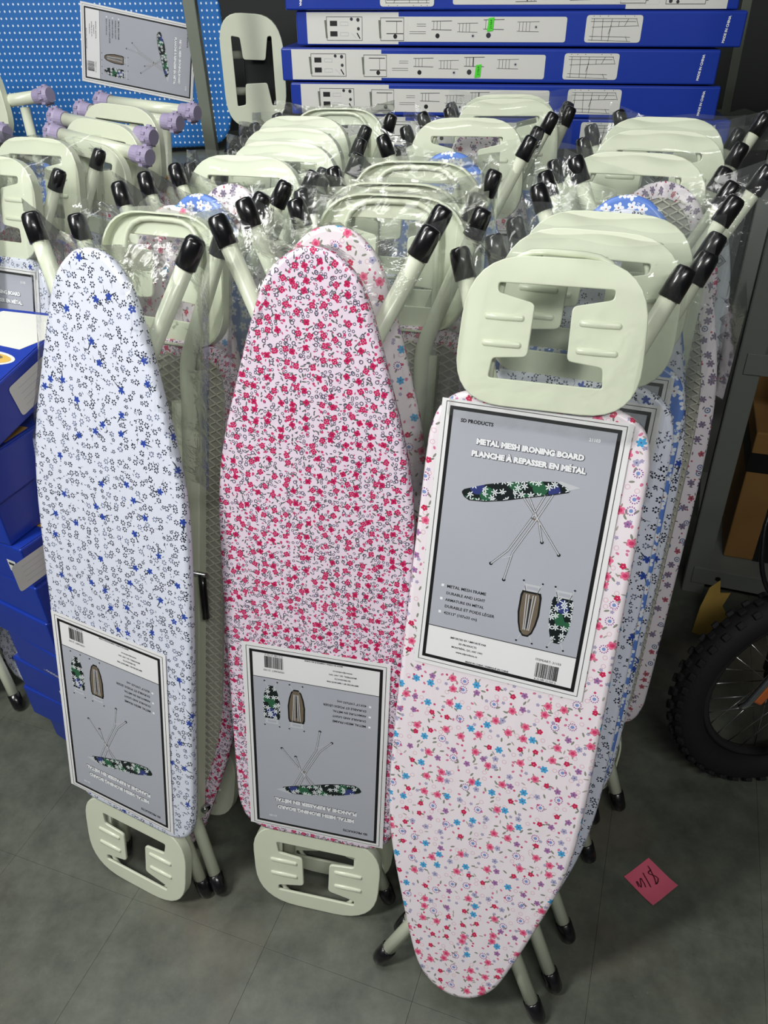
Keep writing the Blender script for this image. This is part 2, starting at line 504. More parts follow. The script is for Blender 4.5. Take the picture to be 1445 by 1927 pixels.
def make_cover():
    rings = [(.026, -.0165, .046), (.004, -.0172, .024), (.0, -.013, .018), (.0, -.005, .010), (.0025, -.0012, .004), (.008, 0.0, .0)]
    v, uv, f_ = [], [], []
    for inset, z, off in rings:
        for p, n in zip(OUT, ONRM):
            q = p - n * inset
            v.append((q.x, q.y, z))
            e = q if off == 0 else (p - n * .008) + n * off
            uv.append((e.x, e.y))
    for i in range(len(rings) - 1):
        for j in range(NO):
            k = (j + 1) % NO
            f_.append((i * NO + j, i * NO + k, (i + 1) * NO + k, (i + 1) * NO + j))
    f_.append(tuple(range((len(rings) - 1) * NO, len(rings) * NO)))
    me = pyd('cover', v, f_)
    ul = me.uv_layers.new(name='UVMap')
    for lp in me.loops: ul.data[lp.index].uv = uv[lp.vertex_index]
    me.polygons.foreach_set('use_smooth', [i < len(f_) - 1 for i in range(len(f_))])
    return me
COVER = make_cover()
cover_cache = {}
def cover_mesh(kind):
    if kind not in cover_cache:
        q = COVER.copy(); q.materials.append(M[kind]); cover_cache[kind] = q
    return cover_cache[kind]

def make_backing():
    pts = [p - n * .02 for p, n in zip(OUT, ONRM)]
    v = [(p.x, p.y, -.0145) for p in pts] + [(p.x, p.y, -.0125) for p in pts]
    f_ = [tuple(range(NO))[::-1], tuple(range(NO, 2 * NO))] + [(j, (j + 1) % NO, NO + (j + 1) % NO, NO + j) for j in range(NO)]
    me = pyd('backing', v, f_); me.materials.append(M['pad']); return me
BACKING = make_backing()

def make_lattice():
    """expanded metal mesh under the board: two families of flat strands clipped to the outline"""
    v, f_ = [], []
    sl = 0.55
    def inside(x, y): return 0.02 < y < LEN - .025 and abs(x) < hw(y) - .022
    for sg in (1, -1):
        y0 = -0.2
        while y0 < LEN + 0.2:
            seg = []
            for i in range(45):
                x = -.16 + .32 * i / 44
                y = y0 + sg * sl * x
                if inside(x, y): seg.append((x, y))
            if len(seg) > 1:
                (x0, ya), (x1, yb) = seg[0], seg[-1]
                nx, ny = -sg * sl, 1.0
                k = .0011 / math.hypot(nx, ny)
                b0 = len(v)
                for z in (-.0195, -.0178):
                    v += [(x0 - nx * k, ya - ny * k, z), (x1 - nx * k, yb - ny * k, z), (x1 + nx * k, yb + ny * k, z), (x0 + nx * k, ya + ny * k, z)]
                f_ += [(b0 + 3, b0 + 2, b0 + 1, b0), (b0 + 4, b0 + 5, b0 + 6, b0 + 7), (b0, b0 + 1, b0 + 5, b0 + 4), (b0 + 2, b0 + 3, b0 + 7, b0 + 6)]
            y0 += 0.0155
    me = pyd('wire_mesh', v, f_); me.materials.append(M['wire']); return me
LATTICE = make_lattice()

def curve_fill(loops, depth, bevel=0.0, name='plate', res=2):
    cu = bpy.data.curves.new(name, 'CURVE')
    cu.dimensions = '2D'; cu.fill_mode = 'BOTH'; cu.extrude = depth; cu.bevel_depth = bevel; cu.bevel_resolution = res
    for lp in loops:
        sp = cu.splines.new('POLY'); sp.points.add(len(lp) - 1); sp.use_cyclic_u = True
        for p, q in zip(sp.points, lp): p.co = (q[0], q[1], 0, 1)
    o = bpy.data.objects.new(name, cu); C.objects.link(o)
    me = bpy.data.meshes.new_from_object(o.evaluated_get(bpy.context.evaluated_depsgraph_get()))
    bpy.data.objects.remove(o); bpy.data.curves.remove(cu)
    me.name = name
    return me

def round_poly(pts, rad, k=5):
    """polygon with each corner rounded by its radius"""
    n = len(pts); out = []
    for i in range(n):
        a_, p, c_ = Vector(pts[i - 1]), Vector(pts[i]), Vector(pts[(i + 1) % n])
        r_ = rad[i] if isinstance(rad, (list, tuple)) else rad
        h = min(r_, (p - a_).length * .49, (c_ - p).length * .49)
        s_, e_ = p + (a_ - p).normalized() * h, p + (c_ - p).normalized() * h
        for j in range(k + 1):
            t = j / k
            out.append(s_ * (1 - t) ** 2 + p * 2 * t * (1 - t) + e_ * t * t)
    return out

def make_rest():
    """iron rest in its own frame: x across, y 0 at the board side to -0.205 at the outer end, z out of the face"""
    o = round_poly([(-.131, 0), (.131, 0), (.122, -.205), (-.122, -.205)], [.075, .075, .085, .085], 8)
    h = round_poly([(-.080, -.155), (-.027, -.143), (-.029, -.072), (-.078, -.067), (-.082, -.036), (.082, -.036), (.078, -.067), (.029, -.072), (.027, -.143), (.080, -.155),
                    (.081, -.171), (-.081, -.171)], .006, 3)
    me = curve_fill([o, h[::-1]], .0012, .0016, 'iron_rest')
    bm = bmesh.new(); bm.from_mesh(me)
    # folded back flange round the outer edge
    n = len(o); cen = Vector((0, -.1))
    vs = []
    for sc_, z in ((1.012, 0.0), (1.012, -.017), (0.985, -.017), (0.985, 0.0)):
        vs.append([bm.verts.new(((cen + (p - cen) * sc_).x, (cen + (p - cen) * sc_).y, z)) for p in o])
    for a_ in range(3):
        for j in range(n):
            bm.faces.new((vs[a_][j], vs[a_][(j + 1) % n], vs[a_ + 1][(j + 1) % n], vs[a_ + 1][j]))
    q = bm_mesh(bm, 'iron_rest', True)
    q.materials.clear(); q.materials.append(M['mint'])
    try: q.set_sharp_from_angle(angle=R(40))
    except Exception: pass
    return q
REST = make_rest()
def make_rib():
    v, f_ = [], []
    n, k = 10, 8
    bm = bmesh.new()
    bmesh.ops.create_uvsphere(bm, u_segments=12, v_segments=6, radius=1.0)
    for q in bm.verts:
        s = 1 if q.co.x > 0 else -1
        q.co = Vector((q.co.x * .0055 + (s * .023 if abs(q.co.x) > 1e-4 else 0), q.co.y * .0055, q.co.z * .0042))
    me = bm_mesh(bm, 'rib', True); me.materials.append(M['mint']); return me
RIB = make_rib()

NOSE_LEG, TAIL_LEG, NOSE_CAP, TAIL_CAP = {}, {}, {}, {}
def cap_mesh(p, d):
    p, d = Vector(p), Vector(d).normalized()
    prof = [(0, .0125), (.0012, .0156), (.030, .0152), (.040, .0140), (.044, .0115), (.0455, .004)]
    me = tube_mesh('foot_cap', [p + d * q[0] * 1.0 for q in prof], [q[1] for q in prof], 14)
    me.materials.append(M['rubber']); return me
for s in (1, -1):
    e = Vector((s * .150, 1.104, -.044)); st = Vector((s * .045, .885, -.032))
    d = (e - st).normalized()
    NOSE_LEG[s] = tube_mesh('leg', smooth_path([(s * .045, .10, -.030), (s * .045, .80, -.030), st, e]), .0128, 12); NOSE_LEG[s].materials.append(M['mint'])
    NOSE_CAP[s] = cap_mesh(e - d * .034, d)
    for nar in (False, True):
        e = Vector((s * .148 if not nar else (.140 if s > 0 else -.072), -.176, -.050)); st = Vector((s * .068, .03, -.040))
        d = (e - st).normalized()
        q = tube_mesh('leg', smooth_path([(s * .070, .92, -.031), (s * .070, .12, -.034), st, e]), .0128, 12); q.materials.append(M['mint'])
        TAIL_LEG[s, nar] = q
        TAIL_CAP[s, nar] = cap_mesh(e - d * .034, d)
RAIL = {}
for s in (1, -1):
    bm = bmesh.new()
    box_bm(bm, .004, .92, .020, Matrix.Translation((s * .092, .50, -.029)), .001)
    box_bm(bm, .016, .92, .003, Matrix.Translation((s * .085, .50, -.038)), .001)
    RAIL[s] = bm_mesh(bm, 'frame_rail'); RAIL[s].materials.append(M['mint'])
BRACKET = tube_mesh('rest_bracket', smooth_path([(-.078, .08, -.022), (-.078, -.19, -.015), (.078, -.19, -.015), (.078, .08, -.022)]), .0045, 8); BRACKET.materials.append(M['mint'])
CROSS = tube_mesh('crossbar', [(-.10, .42, -.047), (.115, .40, -.047)], .0045, 8); CROSS.materials.append(M['steel'])
LEVER = tube_mesh('height_lever', smooth_path([(.105, .40, -.046), (.112, .44, -.050), (.116, .485, -.048)]), .007, 10); LEVER.materials.append(M['rubber'])
BOLT = tube_mesh('bolt', [(.10, .985 - .05, -.02), (.10, .985 - .05, -.034), (.10, .985 - .05, -.036)], [.008, .008, .004], 10); BOLT.materials.append(M['steel'])

# ---- printed card
def text_mesh(s, size, align='LEFT', bold=0.0):
    cu = bpy.data.curves.new('t', 'FONT'); cu.body = s; cu.size = size; cu.align_x = align; cu.offset = bold; cu.resolution_u = 2
    o = bpy.data.objects.new('t', cu); C.objects.link(o)
    me = bpy.data.meshes.new_from_object(o.evaluated_get(bpy.context.evaluated_depsgraph_get()))
    bpy.data.objects.remove(o); bpy.data.curves.remove(cu)
    return me

class Flat:
    """collects flat print shapes, with a material each, into one mesh"""
    def __init__(s): s.bm = bmesh.new(); s.mats = []; s.uvl = s.bm.loops.layers.uv.new('UVMap')
    def mi(s, m_):
        if m_ not in s.mats: s.mats.append(m_)
        return s.mats.index(m_)
    def poly(s, pts, m_, z):
        f_ = s.bm.faces.new([s.bm.verts.new((p[0], p[1], z)) for p in pts]); f_.material_index = s.mi(m_)
        if f_.calc_area() and f_.normal.z < 0: f_.normal_flip()
        for lp in f_.loops: lp[s.uvl].uv = (lp.vert.co.x, lp.vert.co.y)
        return f_
    def rect(s, x0, y0, x1, y1, m_, z): s.poly([(x0, y0), (x1, y0), (x1, y1), (x0, y1)], m_, z)
    def frame(s, x0, y0, x1, y1, w, m_, z):
        s.rect(x0, y0, x1, y0 + w, m_, z); s.rect(x0, y1 - w, x1, y1, m_, z)
        s.rect(x0, y0 + w, x0 + w, y1 - w, m_, z); s.rect(x1 - w, y0 + w, x1, y1 - w, m_, z)
    def line(s, p, q, w, m_, z):
        p, q = Vector(p), Vector(q); d = (q - p).normalized(); n = Vector((-d.y, d.x)) * w / 2
        s.poly([p - n, q - n, q + n, p + n], m_, z)
    def path(s, pts, w, m_, z):
        for i in range(len(pts) - 1): s.line(pts[i], pts[i + 1], w, m_, z + i * 1e-6)
    def disc(s, x, y, rx, m_, z, ry=None, n=14):
        ry = ry or rx
        s.poly([(x + rx * math.cos(2 * math.pi * i / n), y + ry * math.sin(2 * math.pi * i / n)) for i in range(n)], m_, z)
    def text(s, t, x, y, size, m_, z, align='LEFT', bold=0.0, width=None, rot=0.0):
        me = text_mesh(t, size, align, bold)
        if len(me.vertices) == 0: return
        xs = [v.co.x for v in me.vertices]
        k = width / (max(xs) - min(xs)) if width else 1.0
        k2 = k if abs(k - 1) < .5 else 1.0
        cr_, sr_ = math.cos(rot), math.sin(rot)
        off = len(s.bm.verts)
        vs = []
        for v in me.vertices:
            a_, b_ = v.co.x * k, v.co.y * k2
            vs.append(s.bm.verts.new((x + a_ * cr_ - b_ * sr_, y + a_ * sr_ + b_ * cr_, z)))
        i_ = s.mi(m_)
        for p in me.polygons:
            try:
                f_ = s.bm.faces.new([vs[i] for i in p.vertices]); f_.material_index = i_
            except ValueError: pass
        bpy.data.meshes.remove(me)
    def mesh(s, name, mw=None):
        if mw is not None: bmesh.ops.transform(s.bm, matrix=mw, verts=s.bm.verts)
        me = bpy.data.meshes.new(name); s.bm.to_mesh(me); s.bm.free()
        for q in s.mats: me.materials.append(M[q])
        return me

def make_print():
    F = Flat()
    mm = .001
    z1, z2, z3, z4 = .0003, .0005, .0007, .0009
    F.frame(-.1245, -.2035, .1235, .2065, .0009, 'ink', z1)
    F.frame(-.1185, -.1975, .1175, .2005, .0052, 'ink', z1)
    F.rect(-.1135, -.1415, .1125, .1955, 'field', z1)
    F.line((-.1135, -.1415), (.1125, -.1415), .0012, 'ink', z2)
    F.text('SD PRODUCTS', -.101, .1795, .0085, 'ink', z2, bold=.0003, width=.047)
    F.text('21103', .077, .1795, .006, 'white_ink', z2, bold=.00015, width=.015)
    for t, y, wd in (('METAL MESH IRONING BOARD', .1515, .150), ('PLANCHE À REPASSER EN MÉTAL', .1335, .160)):
        F.text(t, .0005, y, .0135, 'dark_ink', z2, 'CENTER', .0016, wd + .001)
        F.text(t, 0.0, y + .0003, .0135, 'white_ink', z3, 'CENTER', .0009, wd)
    # big picture: board on crossed legs
    for pa in ([(1, 87), (28, 55), (37, 25)], [(9, 89), (26, 58), (63, 11)], [(32, 95), (17, 56), (-9, 3), (-31, -22)], [(42, 97), (26, 60), (-2, 1), (-9, -43)]):
        pa = [(x * mm, y * mm) for x, y in pa]
        F.path(pa, .0030, 'dark_ink', z2); F.path(pa, .0018, 'silver_ink', z3)
        F.disc(pa[-1][0], pa[-1][1], .0026, 'ink', z3)
    F.line((-.016, -.011), (-.004, -.005), .0012, 'silver_ink', z3)
    F.line((.017, .058), (.029, .055), .0025, 'brown_ink', z3)
    F.poly([(x * mm, y * mm) for x, y in [(40, 108), (59, 105), (77, 113), (48, 118)]], 'silver_ink', z2)
    bd = [(-87, 79), (-83, 73), (-75, 69), (-52, 71), (-26, 77), (5, 87), (36, 96), (62, 105), (64, 108), (44, 116), (20, 113), (-24, 104), (-52, 96), (-72, 88), (-84, 83)]
    F.poly([(x * mm, (y - 1.6) * mm) for x, y in bd], 'ink', z3)
    F.poly([(x * mm, y * mm) for x, y in bd], 'foliage', z4)
    # the two small boards
    def small(cx, back):
        for sx in (-1, 1):
            F.line((cx + sx * .006, -.062), (cx + sx * .0135, -.038), .0012, 'silver_ink', z2); F.disc(cx + sx * .0138, -.0375, .0015, 'ink', z3, n=8)
            F.line((cx + sx * .004, -.118), (cx + sx * .0115, -.134), .0012, 'silver_ink', z2); F.disc(cx + sx * .0118, -.1345, .0015, 'ink', z3, n=8)
        F.poly([(cx - .011, -.042), (cx + .011, -.042), (cx + .012, -.053), (cx - .012, -.053)], 'silver_ink', z2)
        F.poly([(cx - .008, -.045), (cx + .008, -.045), (cx + .008, -.050), (cx - .008, -.050)], 'field', z3)
        bo = [(cx + .015 * math.sin(t) * (1 if True else 0), 0) for t in (0,)]
        o_ = [(-.0135, -.053), (.0135, -.053), (.0155, -.060), (.0160, -.088), (.0135, -.105), (.0095, -.119), (.004, -.1255), (-.004, -.1255), (-.0095, -.119), (-.0135, -.105), (-.0160, -.088), (-.0155, -.060)]
        F.poly([(cx + x, y) for x, y in o_], 'ink' if back else 'foliage', z2)
        if back:
            F.poly([(cx + x * .82, -.09 + (y + .09) * .92) for x, y in o_], 'brown_ink', z3)
            for sx in (-.007, -.003, .003, .007): F.line((cx + sx, -.058), (cx + sx * .6, -.115), .0013, 'silver_ink', z4)
            F.line((cx, -.064), (cx, -.112), .0022, 'dark_ink', z4)
    small(.034, True); small(.080, False)
    for i, (t, y, b_) in enumerate((('METAL MESH FRAME', -.0745, 1), ('DURABLE AND LIGHT', -.0855, 0), ('ARMATURE EN MÉTAL', -.0965, 1), ('DURABLE ET POIDS LÉGER', -.1075, 0), ('42X13" (107x33 cm)', -.1185, 1))):
        if b_: F.rect(-.1005, y + .0005, -.0965, y + .0045, 'white_ink', z2)
        F.text(t, -.092, y, .0072, 'ink', z2, bold=.00014, width=(.060, .060, .060, .077, .052)[i])
    for t, y, wd in (('IMPORTED BY / IMPORTÉ PAR', -.157, .056), ('SD PRODUCTS', -.1645, .028), ('MONTRÉAL, QC, H4T 1W1', -.172, .048), ('www.sdproducts.ca', -.1795, .034), ('MADE IN CHINA / FABRIQUÉ EN CHINE', -.1915, .067)):
        F.text(t, -.049 if 'MADE' not in t else -.0155, y, .0058, 'dark_ink', z2, 'CENTER', .0001, width=wd)
    F.text('ITEM/ART: 21103', .055, -.1595, .0058, 'dark_ink', z2, width=.037)
    rnd = random.Random(3); x = .057
    while x < .090:
        w_ = rnd.choice((.0004, .0004, .0008, .0012)); F.rect(x, -.187, x + w_, -.163, 'ink', z2); x += w_ + rnd.choice((.0004, .0006, .0010))
    F.text('6 21185 21103 5', .0735, -.1915, .0040, 'dark_ink', z2, 'CENTER', width=.032)
    return F.mesh('label_print')
PRINT = make_print()
def make_sheet():
    nx, ny = 8, 12
    v = [((-.131 + .262 * i / nx), (-.21 + .42 * j / ny), 0) for j in range(ny + 1) for i in range(nx + 1)]
    f_ = [(j * (nx + 1) + i, j * (nx + 1) + i + 1, (j + 1) * (nx + 1) + i + 1, (j + 1) * (nx + 1) + i) for j in range(ny) for i in range(nx)]
    me = pyd('label_sheet', v, f_); me.materials.append(M['paper']); return me
SHEET = make_sheet()

# ---- film
def film_mesh(end, seed, zf=.004, tight=False):
    """clear film stretched round the legs and the nose or the iron rest; both faces, closed at the outer edge"""
    rnd = random.Random(seed)
    nu, nv = 36, 22
    ph = [rnd.uniform(0, 6.28) for _ in range(6)]
    nose = end == 'nose'
    dip = rnd.uniform(.036, .05)
    def X(t):
        if nose:
            return max(hw(min(t, LEN - .001)) + .003, .163 + (t - .72) * (.172 - .163) / .40 if t > .72 else 0)
        return max(.163 - (.13 - t) * .02, .0)
    v, uv, f_, on = [], [], [], []
    for side in (0, 1):
        for j in range(nv + 1):
            q = j / nv
            for i in range(nu + 1):
                s = -1 + 2 * i / nu
                if nose:
                    top = 1.130 - dip * (1 - abs(s) ** 1.6) + .004 * math.sin(5 * s + ph[0])
                    t = .74 + (top - .74) * q
                else:
                    top = -.206 - .008 * abs(s) ** 3 + .003 * math.sin(7 * s + ph[1])
                    t = .13 + (top - .13) * q
                x = s * X(t)
                edge = max(0.0, 1 - abs(s))
                if nose:
                    w_ = hw(t) if t < LEN else 0
                    cl = min(1.0, max(0.0, (X(t) - abs(x)) / max(.02, X(t) - w_))) if abs(x) > w_ else 1.0
                    past = max(0.0, t - 1.03) / .09
                    zfr = -.048 + (zf + .048) * cl * (1 - min(1, past) * .75)
                else:
                    cl = min(1.0, max(0.0, (X(t) - abs(x)) / .04))
                    zfr = -.050 + (zf + .010 + .050) * cl * (1 if q < .93 else (1 - (q - .93) / .07 * .6))
                zbk = -.062 * min(1.0, edge * 6) - .050 * (1 - min(1.0, edge * 6))
                if q > .9: zbk = zbk + (zfr - zbk) * (q - .9) / .1
                wr = .0035 * math.sin(9 * s + 7 * q + ph[2]) * math.sin(11 * q + ph[3] + 3 * s) + .002 * math.sin(23 * s + 5 * q + ph[4])
                wr *= (1 if nose or side else .08) * min(1, edge * 5) * (1 if not nose else 1 - .9 * (cl >= 1 and t < LEN - .02))
                z = (zfr + abs(wr) * 1.0) if side == 0 else (zbk - abs(wr))
                v.append((x, t, z)); uv.append((x + side * .7 + seed * .37, t)); on.append(side == 0 and ((nose and cl >= 1 and t < LEN - .012) or (not nose and t > .03 and abs(x) < .145)))
    w1 = nu + 1
    for side in (0, 1):
        b0 = side * (nv + 1) * w1
        for j in range(nv):
            for i in range(nu):
                q = (b0 + j * w1 + i, b0 + j * w1 + i + 1, b0 + (j + 1) * w1 + i + 1, b0 + (j + 1) * w1 + i)
                if not all(on[a_] for a_ in q): f_.append(q if (side == 0) == nose else q[::-1])
    me = pyd('plastic_wrap', v, f_, True)
    ul = me.uv_layers.new(name='UVMap')
    for lp in me.loops: ul.data[lp.index].uv = uv[lp.vertex_index]
    me.materials.append(M['film']); me.materials.append(M['film_tight'])
    if not nose:
        half = (nv + 1) * w1
        me.polygons.foreach_set('material_index', [1 if p.vertices[0] < half else 0 for p in me.polygons])
    return me
FILM = {('nose', k): film_mesh('nose', k) for k in range(3)}
FILM.update({('tail', k): film_mesh('tail', k + 5) for k in range(3)})

# ------------------------------------------------------------------ ironing board assembly
def frame(yaw, lean, twist):
    y, l, c_ = R(yaw), R(lean), R(twist)
    r_ = Vector((math.cos(y), math.sin(y), 0)); bk = Vector((-math.sin(y), math.cos(y), 0))
    u_ = Vector((0, 0, 1)) * math.cos(l) + bk * math.sin(l)
    return r_ * math.cos(c_) + u_ * math.sin(c_), u_ * math.cos(c_) - r_ * math.sin(c_)

nboard = 0
def board(label, kind, up, yaw, lean, twist=0.0, top=None, tail=None, facing=1, card=True, bottom_film=False, both=True, rest_tilt=0.0, rest_off=(0, 0, 0), rest_roll=0.0,
          card_at=(0.0, .232), narrow=False, rest_scale=1.0, group='folded ironing boards standing in rows'):
    """up = 'nose' or 'tail': which end is at the top. top: world point of that end; tail: world point of the tail edge centre."""
    global nboard
    nboard += 1
    low = [(.145, -.192, -.064), (-.145, -.192, -.064), (0, -.203, -.024), (0, -.203, 0)] if up == 'nose' else [(.166, 1.114, -.058 if facing > 0 else -.036), (-.166, 1.114, -.058 if facing > 0 else -.036), (0, LEN, -.018), (0, LEN, 0)]
    def pose(ln):
        r_, u_ = frame(yaw, ln, twist)
        tl = Vector(tail) if top is None else Vector(top) - u_ * (LEN if up == 'nose' else .2)
        x_, y_ = (r_, u_) if up == 'nose' else (-r_, -u_)
        if facing < 0: x_ = -x_
        z_ = x_.cross(y_)
        return x_, y_, z_, tl, min((tl + x_ * p[0] + y_ * p[1] + z_ * p[2]).z for p in low)
    if top is not None:                      # lean the board until its lowest point stands on the floor
        lo, hi = 2.0, 28.0
        for _ in range(24):
            mid = (lo + hi) / 2
            if pose(mid)[4] > .001: hi = mid
            else: lo = mid
        lean = hi
    x_, y_, z_, tail, _ = pose(lean)
    mw = Matrix((x_, y_, z_)).transposed().to_4x4()
    mw.translation = Vector(tail)
    root = empty('ironing_board', mw, label, 'ironing board', group)
    mesh_obj('cover', cover_mesh(kind), root)
    mesh_obj('underside_panel', BACKING, root)
    if facing < 0:
        lt = mesh_obj('wire_mesh', LATTICE, root); lt['kind'] = 'stuff'
        for s in (1, -1): mesh_obj('frame_rail', RAIL[s], root)
        mesh_obj('crossbar', CROSS, root); mesh_obj('height_lever', LEVER, root); mesh_obj('bolt', BOLT, root)
    mesh_obj('rest_bracket', BRACKET, root)
    rs = mesh_obj('iron_rest', REST, root)
    rs.matrix_local = Matrix.Translation(Vector((0, .006, -.006)) + Vector(rest_off)) @ Matrix.Rotation(R(rest_roll), 4, 'Z') @ Matrix.Rotation(R(rest_tilt), 4, 'X') @ Matrix.Scale(rest_scale, 4)
    if facing > 0:
        for sx in (-1, 1):
            for yy in (-.090, -.127):
                rb = mesh_obj('rib', RIB, rs); rb.location = (sx * .066, yy + .004, .0024)
    for s in (1, -1):
        lg = mesh_obj('leg', NOSE_LEG[s], root); mesh_obj('foot_cap', NOSE_CAP[s], lg)
        lg = mesh_obj('leg', TAIL_LEG[s, narrow], root); mesh_obj('foot_cap', TAIL_CAP[s, narrow], lg)
    if card:
        sh = mesh_obj('label_sheet', SHEET, root)
        sh.matrix_local = Matrix.Translation((card_at[0], card_at[1], .0022)) @ Matrix.Rotation(math.pi, 4, 'Z')
        sh['label'] = 'white bordered grey printed label sheet'
        mesh_obj('label_print', PRINT, sh)
    k = nboard % 3
    ends = [up] + ([('tail' if up == 'nose' else 'nose')] if bottom_film else [])
    for e in ends: mesh_obj('plastic_wrap', FILM[(e, k)], root)
    return root

# ------------------------------------------------------------------ setting: floor tiles, walls
def structure(o): o['kind'] = 'structure'; return o
fl = structure(mesh_obj('floor', box_mesh('floor', 5.6, 6.0, .04, 0, (0, 1.6, -.024)), None, 'floor'))
tile_me = box_mesh('tile', .3046, .3046, .006, .0003); tile_me.materials.append(M['floor'])
ty = R(-21)
for i in range(-7, 9):
    for j in range(-3, 10):
        x, y = i * .305, j * .305
        px, py = x * math.cos(ty) - y * math.sin(ty) + .1, x * math.sin(ty) + y * math.cos(ty) + .45
        if -1.9 < px < 1.9 and -.1 < py < 3.1:
            t = mesh_obj('tile', tile_me, fl); t.location = (px, py, -.003); t.rotation_euler = (0, 0, ty)
structure(mesh_obj('wall_back', box_mesh('wall_back', 5.6, .1, 3.3, 0, (0, 3.45, 1.6)), None, 'dark_wall'))
structure(mesh_obj('wall_right', box_mesh('wall_right', .1, 6.0, 3.3, 0, (2.3, 1.6, 1.6)), None, 'dark_wall'))

# ------------------------------------------------------------------ the three front boards
board('white board with blue and black flower sprigs, nose up, front of the left row', 'sprig', 'nose', -27.0, 11.8, -1.87, tail=(-.530, .921, .198), narrow=True, card_at=(-.023, .227))
board('white board crowded with crimson berries, nose up, front of the middle row', 'berry', 'nose', -13.9, 10.7, -1.68, tail=(-.160, .856, .199), narrow=True, card_at=(.002, .226))
board('pale pink board with roses and blue stars, iron rest up, front of the right row', 'star', 'tail', -21.0, 17.9, -1.0, tail=(.221, .938, 1.077), card_at=(.007, .225),
      rest_scale=.95, rest_off=(.0, .006, .012), rest_tilt=3, rest_roll=1.5)

# ------------------------------------------------------------------ right row (each board leans until it stands on the floor)
board('white blue-sprig board, iron rest up, second in the right row', 'sprig', 'tail', -22, 16.5, -1, top=(.304, 1.068, 1.263))
board('blue white-daisy board, iron rest up, third in the right row', 'daisy', 'tail', -22, 16, -1, top=(.348, 1.152, 1.264))
board('white blue-sprig board, nose up, low behind the third rest of the right row', 'sprig', 'nose', -22, 13, -1, top=(.398, 1.235, 1.247))
board('blue daisy board, nose up, peeking over the right row film', 'daisy', 'nose', -22, 13, -1, top=(.424, 1.312, 1.250))
board('mauve floral board turned to show its wire mesh, right side of the right row', 'grey', 'nose', -22, 13, -1, top=(.505, 1.385, 1.251), facing=-1, card=False)
board('pink star board, iron rest up, third rest from the back of the right row', 'star', 'tail', -20, 12, -1, top=(.472, 1.452, 1.286), card=False)
board('crimson berry board with label, iron rest up, second from the back of the right row', 'berry', 'tail', -19, 13, -1, top=(.560, 1.60, 1.295))
board('white blue-sprig board, iron rest up, rearmost tall rest of the right row', 'sprig', 'tail', -18, 11, -1, top=(.610, 1.735, 1.297))
board('grey diamond board, nose up, rearmost of the right row', 'diamond', 'nose', -18, 10, -1, top=(.690, 1.81, 1.267), card=False)

# ------------------------------------------------------------------ middle row
board('pink star board, nose up, second in the middle row behind the berry board', 'star', 'nose', -14.5, 11, -1, top=(-.056, 1.138, 1.2665))
board('berry board with wire mesh underside and hollow rest, third in the middle row', 'berry', 'tail', -17, 15.5, -1, top=(.040, 1.29, 1.270), facing=-1, card=False)
board('hollow-backed iron rest board, fourth in the middle row', 'star', 'tail', -17, 15, 0, top=(.044, 1.372, 1.270), facing=-1, card=False)
board('hollow-backed iron rest board, fifth in the middle row', 'sprig', 'tail', -17, 15, 0, top=(.092, 1.535, 1.271), facing=-1, card=False)
board('blue daisy board, nose up, between rests of the middle row', 'daisy', 'nose', -17, 13, 0, top=(.162, 1.65, 1.266), card=False)
board('pale board, iron rest up with slot showing, third from the back of the middle row', 'star', 'tail', -17, 13, 0, top=(.217, 1.845, 1.296))
board('mauve floral board, nose up, showing through the slot of a middle row rest', 'grey', 'nose', -17, 12, 0, top=(.262, 1.930, 1.2665), card=False)
board('pale board, iron rest up, second from the back of the middle row', 'daisy', 'tail', -15, 11, 0, top=(.339, 2.075, 1.30), card=False)
board('pale board, iron rest up, rearmost of the middle row', 'berry', 'tail', -15, 10, 0, top=(.352, 2.155, 1.30), card=False)

# ------------------------------------------------------------------ left row
board('berry board showing wire mesh, black lever and hollow rest, second in left row', 'berry', 'tail', -27, 16.3, .6, top=(-.331, 1.318, 1.2505), facing=-1, card=False)
board('pink star board, nose up, third in the left row', 'star', 'nose', -26, 12, 0, top=(-.336, 1.372, 1.251), card=False)
board('blue daisy board with label, nose up, behind the mesh board of the left row', 'daisy', 'nose', -25, 12, 0, top=(-.304, 1.445, 1.252))
board('mauve floral board, nose up, between the left and middle rows', 'grey', 'nose', -24, 12, 0, top=(-.258, 1.515, 1.252), card=False)
board('pale board, iron rest up, nearest plain rest of the left row', 'star', 'tail', -22, 14, 0, top=(-.240, 1.595, 1.284))
board('pale board, iron rest up, fourth from the back of the left row', 'sprig', 'tail', -22, 13.5, 0, top=(-.176, 1.715, 1.286))
board('pale board, iron rest up, third from the back of the left row', 'berry', 'tail', -22, 13, 0, top=(-.170, 1.873, 1.288))
board('pale board, iron rest up, second from the back of the left row', 'grey', 'tail', -22, 12.5, 0, top=(-.157, 2.03, 1.289), card=False)
board('hollow-backed iron rest board, rearmost of the left row', 'sprig', 'tail', -18, 12, 0, top=(-.066, 2.163, 1.283), facing=-1, card=False)

# ------------------------------------------------------------------ far left row behind the blue cartons
board('mauve floral board with label, iron rest up, front of the far left row', 'grey', 'tail', -27, 15, 0, top=(-.965, 1.76, 1.276))
board('white blue-sprig board with label, iron rest up, second in the far left row', 'sprig', 'tail', -27, 14, 0, top=(-.805, 1.79, 1.272))
board('pale board, iron rest up, third in the far left row', 'berry', 'tail', -25, 13, 0, top=(-.765, 1.95, 1.280), card=False)

